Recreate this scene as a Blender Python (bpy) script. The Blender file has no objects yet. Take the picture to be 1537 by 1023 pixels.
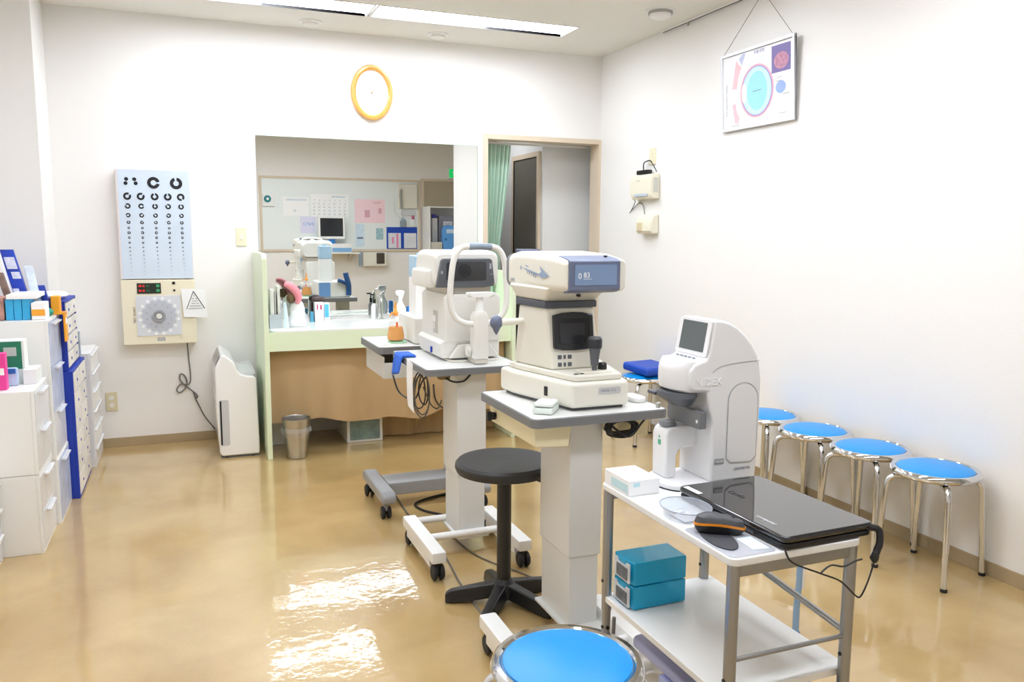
import bpy, bmesh, math, random
from math import sin, cos, pi, radians as R
from mathutils import Vector, Matrix
random.seed(7)
SC = bpy.context.scene
COL = SC.collection
CAM_H = 1.42
D, RX, H = 5.907, 3.112, 2.80          # back wall, right wall, ceiling

# ------------------------------------------------------------------ materials
def lin(c):
    if isinstance(c, str):
        c = tuple(int(c[i:i+2], 16)/255 for i in (0, 2, 4))
    return tuple((v/12.92 if v <= .04045 else ((v+.055)/1.055)**2.4) for v in c)+(1,)
MATS = {}
def mat(name, col, rough=.5, metal=0, spec=.5, bump=0, bscale=60, emit=0, coat=0, var=0, vscale=8, trans=0):
    if name in MATS: return MATS[name]
    m = bpy.data.materials.new(name); m.use_nodes = True
    nt = m.node_tree; b = nt.nodes['Principled BSDF']
    c = lin(col)
    b.inputs['Base Color'].default_value = c
    b.inputs['Roughness'].default_value = rough
    b.inputs['Metallic'].default_value = metal
    b.inputs['Specular IOR Level'].default_value = spec
    b.inputs['Coat Weight'].default_value = coat
    b.inputs['Transmission Weight'].default_value = trans
    if emit:
        b.inputs['Emission Color'].default_value = c
        b.inputs['Emission Strength'].default_value = emit
    if bump or var:
        tc = nt.nodes.new('ShaderNodeTexCoord')
        n = nt.nodes.new('ShaderNodeTexNoise'); n.inputs['Scale'].default_value = bscale
        n.inputs['Detail'].default_value = 4
        nt.links.new(tc.outputs['Object'], n.inputs['Vector'])
    if bump:
        bp = nt.nodes.new('ShaderNodeBump'); bp.inputs['Strength'].default_value = bump
        bp.inputs['Distance'].default_value = .01
        nt.links.new(n.outputs['Fac'], bp.inputs['Height']); nt.links.new(bp.outputs['Normal'], b.inputs['Normal'])
    if var:
        n2 = nt.nodes.new('ShaderNodeTexNoise'); n2.inputs['Scale'].default_value = vscale
        n2.inputs['Detail'].default_value = 5
        nt.links.new(tc.outputs['Object'], n2.inputs['Vector'])
        r = nt.nodes.new('ShaderNodeValToRGB')
        r.color_ramp.elements[0].position = .3; r.color_ramp.elements[1].position = .7
        r.color_ramp.elements[0].color = tuple(x*(1-var) for x in c[:3])+(1,)
        r.color_ramp.elements[1].color = tuple(min(1, x*(1+var)) for x in c[:3])+(1,)
        nt.links.new(n2.outputs['Fac'], r.inputs['Fac']); nt.links.new(r.outputs['Color'], b.inputs['Base Color'])
    MATS[name] = m
    return m
def clear(name, col, alpha=.3, rough=.08, tint=None):
    """clear or tinted plastic and glass: see-through body with a glossy skin"""
    if name in MATS: return MATS[name]
    m = bpy.data.materials.new(name); m.use_nodes = True
    nt = m.node_tree; b = nt.nodes['Principled BSDF']
    b.inputs['Base Color'].default_value = lin(col); b.inputs['Roughness'].default_value = rough
    t = nt.nodes.new('ShaderNodeBsdfTransparent'); t.inputs['Color'].default_value = lin(tint or 'ffffff')
    fr = nt.nodes.new('ShaderNodeFresnel')
    ge = nt.nodes.new('ShaderNodeNewGeometry'); io = nt.nodes.new('ShaderNodeMapRange')
    io.inputs['To Min'].default_value = 1.45; io.inputs['To Max'].default_value = 1/1.45   # same reflectance from both sides of the skin
    nt.links.new(ge.outputs['Backfacing'], io.inputs['Value']); nt.links.new(io.outputs['Result'], fr.inputs['IOR'])
    ma = nt.nodes.new('ShaderNodeMath'); ma.operation = 'MAXIMUM'; ma.inputs[1].default_value = alpha
    nt.links.new(fr.outputs[0], ma.inputs[0])
    mx = nt.nodes.new('ShaderNodeMixShader')
    nt.links.new(ma.outputs[0], mx.inputs[0]); nt.links.new(t.outputs[0], mx.inputs[1]); nt.links.new(b.outputs[0], mx.inputs[2])
    nt.links.new(mx.outputs[0], nt.nodes['Material Output'].inputs['Surface'])
    MATS[name] = m
    return m

WALL = mat('wall_paint', 'efedea', .6, bump=.12, bscale=220)
CEIL = mat('ceiling_paint', 'e6e4dc', .8, bump=.1, bscale=150)
BASEB = mat('vinyl_baseboard', 'ab9878', .45, var=.06, vscale=6)
FRAME = mat('beige_door_frame', 'd8c8b2', .5)
WHITE = mat('white_plastic', 'eeeeec', .35)
WHITEG = mat('white_glossy_plastic', 'f1f1f0', .2, coat=.3)
OFFW = mat('offwhite_plastic', 'e3e1da', .38)
CREAM = mat('cream_plastic', 'e6e3d7', .38)
CREAMY = mat('cream_yellow_plastic', 'e9dfbb', .4)
IVORY = mat('ivory_plastic', 'e9e2c4', .4)
LGREY = mat('light_grey_enamel', 'd5d5d2', .35)
COLGREY = mat('column_enamel', 'dededb', .38)
MGREY = mat('mid_grey_enamel', '9a9c9f', .4)
DGREY = mat('dark_grey_plastic', '5b5e63', .4)
SLATE = mat('slate_blue_plastic', '68718a', .4)
EDGE = mat('grey_edge_band', '77787a', .45)
LAM = mat('grey_white_laminate', 'dcdcd8', .3)
BLACK = mat('black_plastic', '161617', .35)
BLACKR = mat('black_rubber', '1c1c1e', .6)
BLACKM = mat('black_matte_vinyl', '2b2b2d', .45, bump=.05, bscale=300)
SCREEN = mat('dark_screen', '23252a', .08)
SCREENG = mat('grey_screen', '565c5c', .15)
CHROME = mat('chrome', 'd9d9da', .06, metal=1)
STEEL = mat('brushed_steel', 'bdbbb7', .28, metal=1)
ALU = mat('grey_metal_tube', 'a2a3a4', .32, metal=.85)
BLUEPAD = mat('sky_blue_vinyl', '048fdc', .35)
ROYAL = mat('royal_blue_vinyl', '1248b4', .45)
NAVY = mat('navy_cardboard', '1237a8', .5)
PALEGREEN = mat('pale_green_laminate', 'dfeccd', .35)
COUNTERW = mat('white_counter', 'f2f5ee', .15)
TAN = mat('tan_cloth', 'b99c72', .85, bump=.2, bscale=400)
GREENCURT = mat('green_curtain', 'd0e8d8', .8, bump=.15, bscale=300)
WOOD = mat('golden_wood', 'e0a552', .3, var=.1, vscale=12, coat=.4)
PAPER = mat('white_paper', 'f4f4f4', .7)
INK = mat('black_ink', '14141c', .6)
INKG = mat('grey_ink', '8a8f98', .6)
INKB = mat('blue_ink', '6fa6c8', .6)
CABLE = mat('black_cable', '1d1f22', .5)
CABLEG = mat('grey_cable', '6d6a64', .5)
GLASS = clear('clear_glass', 'ffffff', .04, .01)
CLEARP = clear('clear_plastic', 'f2f4f6', .35, .12)
FROST = clear('frosted_plastic', 'eef0f3', .62, .25)
TEAL = clear('teal_plastic', '22b4e2', .75, .15, 'b4e8f8')
MIRROR = mat('mirror_silver', 'f1f4f2', 0, metal=1)
LAMP = mat('fluorescent_diffuser', 'eef4ff', .5, emit=17.5)

# floor: glossy waxed vinyl with faint mottling and ripples
def floor_mat():
    m = bpy.data.materials.new('waxed_vinyl_floor'); m.use_nodes = True
    nt = m.node_tree; b = nt.nodes['Principled BSDF']; L = nt.links
    tc = nt.nodes.new('ShaderNodeTexCoord')
    def noise(s, d=4, dist=0):
        n = nt.nodes.new('ShaderNodeTexNoise'); n.inputs['Scale'].default_value = s
        n.inputs['Detail'].default_value = d; n.inputs['Distortion'].default_value = dist
        L.new(tc.outputs['Object'], n.inputs['Vector']); return n
    a = noise(2.2, 6, .4)
    r = nt.nodes.new('ShaderNodeValToRGB')
    r.color_ramp.elements[0].position = .32; r.color_ramp.elements[0].color = lin('ae8f59')
    r.color_ramp.elements[1].position = .7; r.color_ramp.elements[1].color = lin('c5a974')
    L.new(a.outputs['Fac'], r.inputs['Fac'])
    g = noise(160, 3)
    mx = nt.nodes.new('ShaderNodeMix'); mx.data_type = 'RGBA'; mx.blend_type = 'OVERLAY'
    mx.inputs['Factor'].default_value = .12
    L.new(r.outputs['Color'], mx.inputs[6]); L.new(g.outputs['Color'], mx.inputs[7])
    L.new(mx.outputs[2], b.inputs['Base Color'])
    b.inputs['Roughness'].default_value = .3
    b.inputs['Coat Weight'].default_value = 1.0
    b.inputs['Coat Roughness'].default_value = .035
    b.inputs['Coat IOR'].default_value = 1.55
    w = noise(5, 2, .2); w2 = noise(42, 3, .3)
    ad = nt.nodes.new('ShaderNodeMath'); ad.operation = 'MULTIPLY_ADD'; ad.inputs[1].default_value = .16
    L.new(w2.outputs['Fac'], ad.inputs[0]); L.new(w.outputs['Fac'], ad.inputs[2])
    bp = nt.nodes.new('ShaderNodeBump'); bp.inputs['Strength'].default_value = .3; bp.inputs['Distance'].default_value = .008
    L.new(ad.outputs[0], bp.inputs['Height']); L.new(bp.outputs['Normal'], b.inputs['Coat Normal'])
    return m
FLOOR = floor_mat()

# ------------------------------------------------------------------ mesh builder
def rr(x0, x1, y0, y1, r, n=5):
    """rounded rectangle as a 2D loop"""
    out = []
    for cx, cy, a0 in ((x1-r, y1-r, 0), (x0+r, y1-r, 90), (x0+r, y0+r, 180), (x1-r, y0+r, 270)):
        for i in range(n+1):
            a = R(a0+90*i/n); out.append((cx+r*cos(a), cy+r*sin(a)))
    return out
def spline(P, n=8, closed=False):
    P = [Vector(p) for p in P]; out = []
    N = len(P); rng = N if closed else N-1
    for i in range(rng):
        if closed: a, b, c, d = P[(i-1) % N], P[i], P[(i+1) % N], P[(i+2) % N]
        else: a, b, c, d = P[max(i-1, 0)], P[i], P[i+1], P[min(i+2, N-1)]
        for k in range(n):
            t = k/n
            out.append(.5*((2*b)+(c-a)*t+(2*a-5*b+4*c-d)*t*t+(3*b-a-3*c+d)*t**3))
    if not closed: out.append(P[-1])
    return out
class MB:
    def __init__(s): s.bm = bmesh.new()
    def _merge(s, t, M=None):
        if M is not None: bmesh.ops.transform(t, matrix=M, verts=t.verts)
        me = bpy.data.meshes.new('tmp'); t.to_mesh(me); t.free(); s.bm.from_mesh(me); bpy.data.meshes.remove(me)
        return s
    def box(s, x0, x1, y0, y1, z0, z1, b=0, seg=2, M=None):
        t = bmesh.new()
        v = [t.verts.new(p) for p in ((x0,y0,z0),(x1,y0,z0),(x1,y1,z0),(x0,y1,z0),(x0,y0,z1),(x1,y0,z1),(x1,y1,z1),(x0,y1,z1))]
        for f in ((0,3,2,1),(4,5,6,7),(0,1,5,4),(1,2,6,5),(2,3,7,6),(3,0,4,7)): t.faces.new([v[i] for i in f])
        if b: bmesh.ops.bevel(t, geom=list(t.edges), offset=b, segments=seg, profile=.5, affect='EDGES')
        return s._merge(t, M)
    def loft(s, rings, cap=True, closed=True, M=None, bevel=0):
        t = bmesh.new()
        L = [[t.verts.new(p) for p in r] for r in rings]
        n = len(rings[0])
        for a, b in zip(L[:-1], L[1:]):
            for i in range(n if closed else n-1):
                j = (i+1) % n
                try: t.faces.new((a[i], a[j], b[j], b[i]))
                except ValueError: pass
        if cap and closed:
            t.faces.new(list(reversed(L[0]))); t.faces.new(L[-1])
        bmesh.ops.recalc_face_normals(t, faces=list(t.faces))
        if bevel:
            ed = [e for e in t.edges if len(e.link_faces) == 2 and e.calc_face_angle(0) > R(35)]
            bmesh.ops.bevel(t, geom=ed, offset=bevel, segments=3, profile=.5, affect='EDGES')
        return s._merge(t, M)
    def prism(s, poly, axis, a, b, bevel=0, M=None):
        f = {'z': lambda p, h: (p[0], p[1], h), 'y': lambda p, h: (p[0], h, p[1]), 'x': lambda p, h: (h, p[0], p[1])}[axis]
        return s.loft([[f(p, a) for p in poly], [f(p, b) for p in poly]], M=M, bevel=bevel)
    def tube(s, pts, r, n=8, cap=True, flat=None, closed=False):
        P = [Vector(p) for p in pts]
        if closed: P = P+[P[0]]
        up = None; rings = []
        for i, p in enumerate(P):
            if closed and i in (0, len(P)-1): d = P[1]-P[-2]
            else: d = P[min(i+1, len(P)-1)]-P[max(i-1, 0)]
            d.normalize()
            if up is None:
                up = Vector((0, 0, 1)) if abs(d.z) < .9 else Vector((0, 1, 0))
            up = (up-d*up.dot(d))
            if up.length < 1e-6: up = d.orthogonal()
            up.normalize(); sd = d.cross(up)
            rad = r[i] if isinstance(r, (list, tuple)) else r
            fx = flat if flat else 1
            rings.append([p+up*rad*cos(2*pi*k/n)+sd*rad*fx*sin(2*pi*k/n) for k in range(n)])
        return s.loft(rings, cap=cap and not closed)
    def cyl(s, p0, p1, r0, r1=None, n=24, b=0):
        p0, p1 = Vector(p0), Vector(p1); r1 = r0 if r1 is None else r1
        d = (p1-p0).normalized(); u = d.orthogonal().normalized(); v = d.cross(u)
        ring = lambda p, r: [p+u*r*cos(2*pi*k/n)+v*r*sin(2*pi*k/n) for k in range(n)]
        if b:
            return s.loft([ring(p0, r0-b), ring(p0+d*b, r0), ring(p1-d*b, r1), ring(p1, r1-b)])
        return s.loft([ring(p0, r0), ring(p1, r1)])
    def lathe(s, prof, c, n=32, sx=1, sy=1, M=None):
        rings = []
        for r, z in prof:
            r = max(r, .0002)
            rings.append([(c[0]+r*sx*cos(2*pi*k/n), c[1]+r*sy*sin(2*pi*k/n), c[2]+z) for k in range(n)])
        return s.loft(rings, M=M)
    def ball(s, c, rx, ry=None, rz=None, n=16):
        t = bmesh.new(); bmesh.ops.create_uvsphere(t, u_segments=n, v_segments=max(6, n//2), radius=1)
        return s._merge(t, Matrix.Translation(c) @ Matrix.Diagonal((rx, ry or rx, rz or rx, 1)))
    def ringpts(s, c, rx, ry, ax, n=24): ...
    def poly(s, pts, M=None):
        t = bmesh.new(); t.faces.new([t.verts.new(p) for p in pts]); return s._merge(t, M)
    def plate(s, loop, fr, t=.001):
        """thin solid from a 2D loop placed by the frame fr (origin, x axis, y axis); thickness along the normal"""
        o, ux, uy = (Vector(q) for q in fr); nn = ux.cross(uy).normalized()
        a = [o+ux*p[0]+uy*p[1] for p in loop]
        return s.loft([a, [q+nn*t for q in a]])
    def annulus(s, fr, cx, cy, ro, ri, a0=0, a1=360, t=.001, n=28, sx=1):
        o, ux, uy = (Vector(q) for q in fr); nn = ux.cross(uy).normalized()
        full = abs(a1-a0) >= 359.9
        rings = []
        for k in range(n+1):
            a = R(a0+(a1-a0)*k/n); e = (ux*cos(a)*sx+uy*sin(a))
            c = o+ux*cx+uy*cy
            rings.append([c+e*ri, c+e*ro, c+e*ro+nn*t, c+e*ri+nn*t])
        return s.loft(rings, cap=not full)

ROOTLOC = {}
def finish(name, mb, m, origin):
    bm = mb.bm
    bmesh.ops.remove_doubles(bm, verts=bm.verts, dist=1e-6)
    bmesh.ops.recalc_face_normals(bm, faces=list(bm.faces))
    bmesh.ops.translate(bm, vec=-Vector(origin), verts=bm.verts)
    for e in bm.edges: e.smooth = not (len(e.link_faces) == 2 and e.calc_face_angle(0) > R(32))
    for f in bm.faces: f.smooth = True
    me = bpy.data.meshes.new(name); bm.to_mesh(me); bm.free()
    me.materials.append(m)
    o = bpy.data.objects.new(name, me); COL.objects.link(o)
    wn_ = o.modifiers.new('WeightedNormal', 'WEIGHTED_NORMAL'); wn_.keep_sharp = True; wn_.weight = 100
    return o
def obj(name, mb, m, parent, label=None):
    root = parent
    while root.parent: root = root.parent
    o = finish(name, mb, m, ROOTLOC[root.name]); o.parent = parent
    if label: o['label'] = label
    return o
def tagg(o, label, cat, group):
    o['label'] = label; o['category'] = cat
    if group: o['group'] = group
def thing(name, label, cat, loc, group=None):
    o = bpy.data.objects.new(name, None); COL.objects.link(o); o.empty_display_size = .05
    o.location = loc; ROOTLOC[o.name] = Vector(loc); tagg(o, label, cat, group); return o
def single(name, mb, m, label, cat, group=None):
    vs = [v.co for v in mb.bm.verts]
    lo = [min(v[i] for v in vs) for i in range(3)]; hi = [max(v[i] for v in vs) for i in range(3)]
    org = ((lo[0]+hi[0])/2, (lo[1]+hi[1])/2, lo[2])
    o = finish(name, mb, m, org); o.location = org; ROOTLOC[o.name] = Vector(org); tagg(o, label, cat, group); return o
def struct(name, mb, m, parent=None):
    o = finish(name, mb, m, ROOTLOC[parent.name] if parent else (0, 0, 0))
    if parent: o.parent = parent
    else: o['kind'] = 'structure'; ROOTLOC[o.name] = Vector((0, 0, 0))
    return o
def dup(root, loc, rz=0, label=None, group=None):
    r = root.copy(); COL.objects.link(r); r.location = loc; r.rotation_euler = (0, 0, rz)
    if label: r['label'] = label
    if group: r['group'] = group
    for ch in list(root.children):
        c = ch.copy(); COL.objects.link(c); c.parent = r
        for g in ch.children:
            d = g.copy(); COL.objects.link(d); d.parent = c
    return r
def text(body, fr, size, m, parent, name='lettering', align='LEFT', t=.0006):
    cu = bpy.data.curves.new('txt', 'FONT'); cu.body = body; cu.size = size; cu.align_x = align; cu.align_y = 'CENTER'
    cu.extrude = t/2; cu.resolution_u = 2
    tmp = bpy.data.objects.new('txt', cu); COL.objects.link(tmp)
    bpy.context.view_layer.update()
    me = bpy.data.meshes.new_from_object(tmp.evaluated_get(bpy.context.evaluated_depsgraph_get()))
    bpy.data.objects.remove(tmp); bpy.data.curves.remove(cu)
    o, ux, uy = (Vector(q) for q in fr); ux.normalize(); uy.normalize(); nn = ux.cross(uy)
    M = Matrix((ux, uy, nn)).transposed().to_4x4(); M.translation = o+nn*(t/2)
    mb = MB(); bm = bmesh.new(); bm.from_mesh(me); bpy.data.meshes.remove(me); mb._merge(bm, M)
    return obj(name, mb, m, parent)
XP, YP, ZP = Vector((1,0,0)), Vector((0,1,0)), Vector((0,0,1))
FRONT = lambda o: (o, (1,0,0), (0,0,1))        # faces the camera (-y)
def SIDEL(o): return (o, (0,-1,0), (0,0,1))    # on a face looking towards -x
def SIDER(o): return (o, (0,1,0), (0,0,1))     # on a face looking towards +x
def REAR(o): return (o, (-1,0,0), (0,0,1))     # on a face looking towards +y
TOPF = lambda o: (o, (1,0,0), (0,1,0))

# ------------------------------------------------------------------ the room
ROWS = [5.275, 3.87, 2.45, 1.0]
LX0, LX1, LXM = -.215, 2.53, 1.157
LW = .145
XL, YR, XA = -1.06, -.59, 4.4           # left wall, rear wall, alcove wall
struct('floor', MB().box(XL-.2, XA+.2, YR-.2, 8.2, -.1, 0), FLOOR)
cb = MB()
ys = [YR-.2]
for y in sorted(ROWS): ys += [y-LW, y+LW]
ys.append(D+.12)
for i in range(len(ys)-1):
    if i % 2 == 0: cb.box(XL-.2, XA+.2, ys[i], ys[i+1], H, H+.14)
    else:
        cb.box(XL-.2, LX0, ys[i], ys[i+1], H, H+.14); cb.box(LX1, XA+.2, ys[i], ys[i+1], H, H+.14)
struct('ceiling', cb, CEIL)
DX0, DX1, DZ = 2.15, 3.095, 2.137
struct('wall_back', MB().box(XL-.2, DX0, D, D+.12, 0, H).box(DX0, DX1, D, D+.12, DZ, H).box(DX1, RX+.14, D, D+.12, 0, H), WALL)
struct('wall_right', MB().box(RX, RX+.14, 2.06, D, 0, H), WALL)
struct('wall_return', MB().box(RX+.14, XA, 2.06, 2.2, 0, H), WALL)
struct('wall_alcove', MB().box(XA, XA+.14, YR, 2.2, 0, H), WALL)
struct('wall_rear', MB().box(XL-.14, XA+.14, YR-.14, YR, 0, H), WALL)
struct('wall_left', MB().box(XL-.14, XL, YR, D, 0, H), WALL)
struct('wall_pillar', MB().box(XL, -.747, 5.45, D, 0, H), WALL)
BH = .062
struct('baseboard_back', MB().box(-.747, .436, D-.008, D, 0, BH, .002).box(2.125, 2.15-.03, D-.008, D, 0, BH), BASEB)
struct('baseboard_right', MB().box(RX-.008, RX, 2.06, D-.008, 0, BH, .002), BASEB)
# doorway
dj = MB()
dj.box(DX0-.03, DX0+.006, D-.012, D+.13, 0, DZ+.03).box(DX1-.006, DX1+.0165, D-.012, D+.13, 0, DZ+.03).box(DX0+.0062, DX1-.0062, D-.012, D+.13, DZ-.006, DZ+.03)
struct('trim_1', dj, FRAME)
# passage behind
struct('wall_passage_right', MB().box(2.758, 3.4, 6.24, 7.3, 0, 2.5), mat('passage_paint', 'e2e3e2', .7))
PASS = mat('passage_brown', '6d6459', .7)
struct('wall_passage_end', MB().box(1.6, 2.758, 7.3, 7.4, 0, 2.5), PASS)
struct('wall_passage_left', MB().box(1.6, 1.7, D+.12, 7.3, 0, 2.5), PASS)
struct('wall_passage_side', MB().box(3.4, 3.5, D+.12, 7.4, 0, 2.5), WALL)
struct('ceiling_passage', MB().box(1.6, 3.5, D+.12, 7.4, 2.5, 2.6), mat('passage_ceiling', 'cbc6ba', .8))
d2 = MB()
d2.box(2.735, 2.758, 6.275, 6.315, 0, 2.10).box(2.735, 2.758, 6.83, 6.87, 0, 2.10).box(2.735, 2.758, 6.315, 6.83, 2.06, 2.10)
dr = struct('door_1', d2, FRAME)
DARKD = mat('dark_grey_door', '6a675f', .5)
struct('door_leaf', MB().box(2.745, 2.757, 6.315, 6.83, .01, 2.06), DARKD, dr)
struct('door_handle', MB().cyl((2.745, 6.37, 1.0), (2.72, 6.37, 1.0), .018).cyl((2.725, 6.37, 1.0), (2.725, 6.46, 1.0), .009), STEEL, dr)
# slim white door edge beside the curtain
de = thing('sliding_door', 'white sliding door edge standing open behind the green curtain', 'door', (2.47, 6.55, 0))
obj('door_edge', MB().box(2.455, 2.49, 6.5, 6.62, .005, 2.02, .003), WHITE, de)
obj('lock', MB().box(2.465, 2.48, 6.494, 6.5, 1.08, 1.2, .002), BLACK, de)
# green curtain gathered at the left of the doorway
cu = thing('curtain', 'pale green curtain gathered at the left of the doorway', 'curtain', (2.3, 6.06, .35))
rings = []
zs = [2.11, 1.9, 1.6, 1.35, 1.1, .8, .35]
for z in zs:
    t = (2.115-z)/1.765
    xr = 2.405-.10*min(1, t*2.1)**1.2+(.03 if z < 1 else 0)
    lo = []
    N = 90
    for k in range(N):
        u = k/(N-1); lo.append((2.18+(xr-2.18)*u, 6.06+.026*sin(u*2*pi*6.5+.3*t)+.006*sin(u*31), z))
    rings.append(lo+[(p[0], p[1]+.004, z) for p in reversed(lo)])
obj('cloth', MB().loft(rings), GREENCURT, cu)
obj('curtain_rail', MB().box(2.16, 3.08, 6.05, 6.07, 2.112, 2.129, .003), LGREY, cu, 'grey rail across the top of the doorway')

# ------------------------------------------------------------------ ceiling lights
def troffer(x0, x1, yc, label, grp):
    t = thing('ceiling_light', label, 'ceiling light', ((x0+x1)/2, yc, H), grp)
    z1 = H+.028
    f = MB()
    f.box(x0, x1, yc-LW, yc-LW+.008, H-.004, z1).box(x0, x1, yc+LW-.008, yc+LW, H-.004, z1)
    f.box(x0, x0+.012, yc-LW+.008, yc+LW-.008, H-.004, z1).box(x1-.012, x1, yc-LW+.008, yc+LW-.008, H-.004, z1)
    f.box(x0, x1, yc-LW, yc+LW, z1+.012, z1+.02)
    obj('housing', f, WHITE, t)
    obj('diffuser', MB().box(x0+.012, x1-.012, yc-LW+.008, yc+LW-.008, z1-.014, z1), LAMP, t)
NAMES = ['nearest the back wall', 'above the middle of the room', 'above the trolley', 'just ahead of the photographer']
for i, y in enumerate(ROWS):
    for x0, x1, sd in ((LX0, LXM-.006, 'left'), (LXM+.006, LX1, 'right')):
        troffer(x0, x1, y, 'bright recessed fluorescent ceiling light, %s one of the pair %s' % (sd, NAMES[i]), 'recessed fluorescent lights')
for x, y, r, lb in ((2.80, 4.56, .075, 'white smoke detector on the ceiling right of the light, above the hanging poster'),):
    t = thing('smoke_detector', lb, 'smoke detector', (x, y, H))
    obj('mounting_ring', MB().lathe([(r*1.2, -.0), (r*1.2, -.006), (r*1.02, -.01)], (x, y, H)), WHITE, t)
    obj('sensor_band', MB().lathe([(r, -.01), (r, -.026)], (x, y, H)), mat('grey_vent', 'a4a49f', .6), t)
    obj('cap', MB().lathe([(r*.9, -.026), (r*.85, -.04), (r*.55, -.052), (.001, -.054)], (x, y, H)), WHITE, t)
for x, y, lb in ((1.707, 5.698, 'small round white ceiling detector at the back, below the right half of the light'), (.837, 5.699, 'small round white ceiling detector at the back, below the left half of the light')):
    t = thing('ceiling_detector', lb, 'detector', (x, y, H), 'round detectors by the back wall')
    obj('mounting_ring', MB().lathe([(.075, 0), (.075, -.006), (.06, -.009)], (x, y, H)), WHITE, t)
    obj('cap', MB().lathe([(.055, -.009), (.05, -.024), (.028, -.034), (.001, -.036)], (x, y, H)), OFFW, t)

# ------------------------------------------------------------------ mirror, clock, switch, outlet
m = thing('wall_mirror', 'large frameless wall mirror above the wash counter', 'mirror', (1.27, D-.006, .83))
obj('glass', MB().box(.481, 2.071, D-.006, D-.0005, .83, 2.074), MIRROR, m)
obj('edge_strip', MB().box(2.071, 2.075, D-.007, D-.0005, .83, 2.074).box(.481, 2.075, D-.007, D-.0005, 2.074, 2.077), mat('green_glass_edge', 'a8c2ae', .2), m)

ck = thing('wall_clock', 'oval wall clock with golden wooden rim and white dial', 'clock', (1.28, D, 2.405))
CX, CZ, CA, CB2 = 1.28, 2.405, .15, .192
def oval(a, b, y, n=56): return [(CX+a*cos(2*pi*k/n), y, CZ+b*sin(2*pi*k/n)) for k in range(n)]
rim = MB().loft([oval(CA-.004, CB2-.004, D-.001), oval(CA, CB2, D-.02), oval(CA-.008, CB2-.008, D-.036), oval(CA-.022, CB2-.022, D-.038), oval(CA-.034, CB2-.036, D-.028), oval(CA-.034, CB2-.036, D-.012)])
obj('rim', rim, WOOD, ck)
obj('dial', MB().loft([oval(CA-.033, CB2-.035, D-.012), oval(CA-.033, CB2-.035, D-.014)]), mat('clock_dial', 'f8f8f8', .4), ck)
for k in range(1, 13):
    a = R(90-30*k)
    text(str(k), FRONT((CX+.088*cos(a), D-.0142, CZ+.122*sin(a))), .026, INKG, ck, 'numeral', 'CENTER')
def hand(ang, ln, w):
    d = Vector((sin(R(ang)), 0, cos(R(ang)))); p = Vector((d.z, 0, -d.x)); o = Vector((CX, D-.0165, CZ))
    q = [o-d*.012+p*w, o+d*ln+p*w*.4, o+d*ln-p*w*.4, o-d*.012-p*w]
    return MB().loft([q, [v+Vector((0, -.001, 0)) for v in q]])
obj('hour_hand', hand(38, .06, .003), INKG, ck); obj('minute_hand', hand(-18, .075, .0025), mat('pale_ink', 'b9bfd0', .6), ck)
obj('second_hand', hand(0, .07, .001), mat('pale_ink', 'b9bfd0'), ck); obj('hub', MB().cyl((CX, D-.02, CZ), (CX, D-.014, CZ), .006), mat('brass', 'b99b5a', .3, 1), ck)
text('Q', FRONT((CX, D-.0143, CZ+.07)), .03, INKG, ck, 'lettering', 'CENTER')

s = thing('light_switch', 'ivory light switch plate on the wall left of the mirror', 'light switch', (.368, D, 1.33))
obj('plate', MB().box(.332, .403, D-.007, D, 1.33, 1.455, .003), IVORY, s)
obj('rocker', MB().box(.358, .377, D-.011, D-.007, 1.372, 1.412, .002), mat('pale_rocker', 'f2eedb', .4), s)
s = thing('wall_outlet', 'ivory power outlet plate low on the back wall by the floor', 'outlet', (-.485, D, .247))
obj('plate', MB().box(-.521, -.45, D-.007, D, .247, .371, .003), mat('outlet_ivory', 'd9cfae', .45), s)
for z in (.285, .333):
    obj('socket', MB().cyl((-.4855, D-.0095, z), (-.4855, D-.007, z), .016), OFFW, s)

# ------------------------------------------------------------------ eye chart
C0 = (-.165, 5.85, .69)
ch = thing('eye_chart', 'illuminated wall eye chart with rings above and dial box below', 'eye chart', C0)
obj('light_box', MB().box(-.386, .053, 5.83, D, 1.117, 1.82, .004), mat('chart_box', 'e9dfdc', .4), ch)
BLUEPANEL = mat('chart_blue_panel', 'cfdcea', .35, var=.03, vscale=6)
obj('chart_panel', MB().box(-.374, .050, 5.827, 5.83, 1.12, 1.815), BLUEPANEL, ch, 'pale blue chart panel with black rings')
fr = FRONT((0, 5.8268, 0))
op = MB()
def landolt(x, z, r, gap):
    w = 26
    op.annulus(fr, x, z, r*1.04, r*.47, gap+w/2, gap+360-w/2, .0012)
def dots(x, z, r, ang):
    for sg in (-1, 1): op.annulus(fr, x+sg*r*.8*cos(R(ang)), z+sg*r*.8*sin(R(ang)), r*.72, .0005, 0, 360, .0012, 12)
dots(-.325, 1.742, .0165, 80); dots(-.272, 1.742, .0165, 105)
landolt(-.164, 1.735, .036, 0); landolt(-.029, 1.735, .036, 95)
cols = [-.322, -.243, -.161, -.083, -.005]
rows = [(1.647, .0225, [45, 45, 95, 95, 300]), (1.585, .0165, [150, 0, 95, 130, 95]), (1.527, .0135, [200, 40, 120, 150, 120]),
        (1.482, .0105, [90, 40, 120, 30, 90]), (1.446, .0075, [0, 90, 200, 90, 180]), (1.416, .0088, [90, 180, 0, 90, 40]),
        (1.384, .0075, [0]*5), (1.352, .0068, [90]*5)]
for z, r, gs in rows:
    for x, g in zip(cols, gs): landolt(x, z, r, g)
z = 1.322; r = .0046
for k in range(8):
    for x in cols: op.annulus(fr, x+.0006*k, z, r, r*.35, 0, 360, .0012, 10)
    z -= .025; r *= .86
obj('optotypes', op, INK, ch)
obj('control_box', MB().box(-.388, .057, 5.81, D, .69, 1.112, .006), mat('chart_cream', 'ece4cb', .4), ch)
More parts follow.
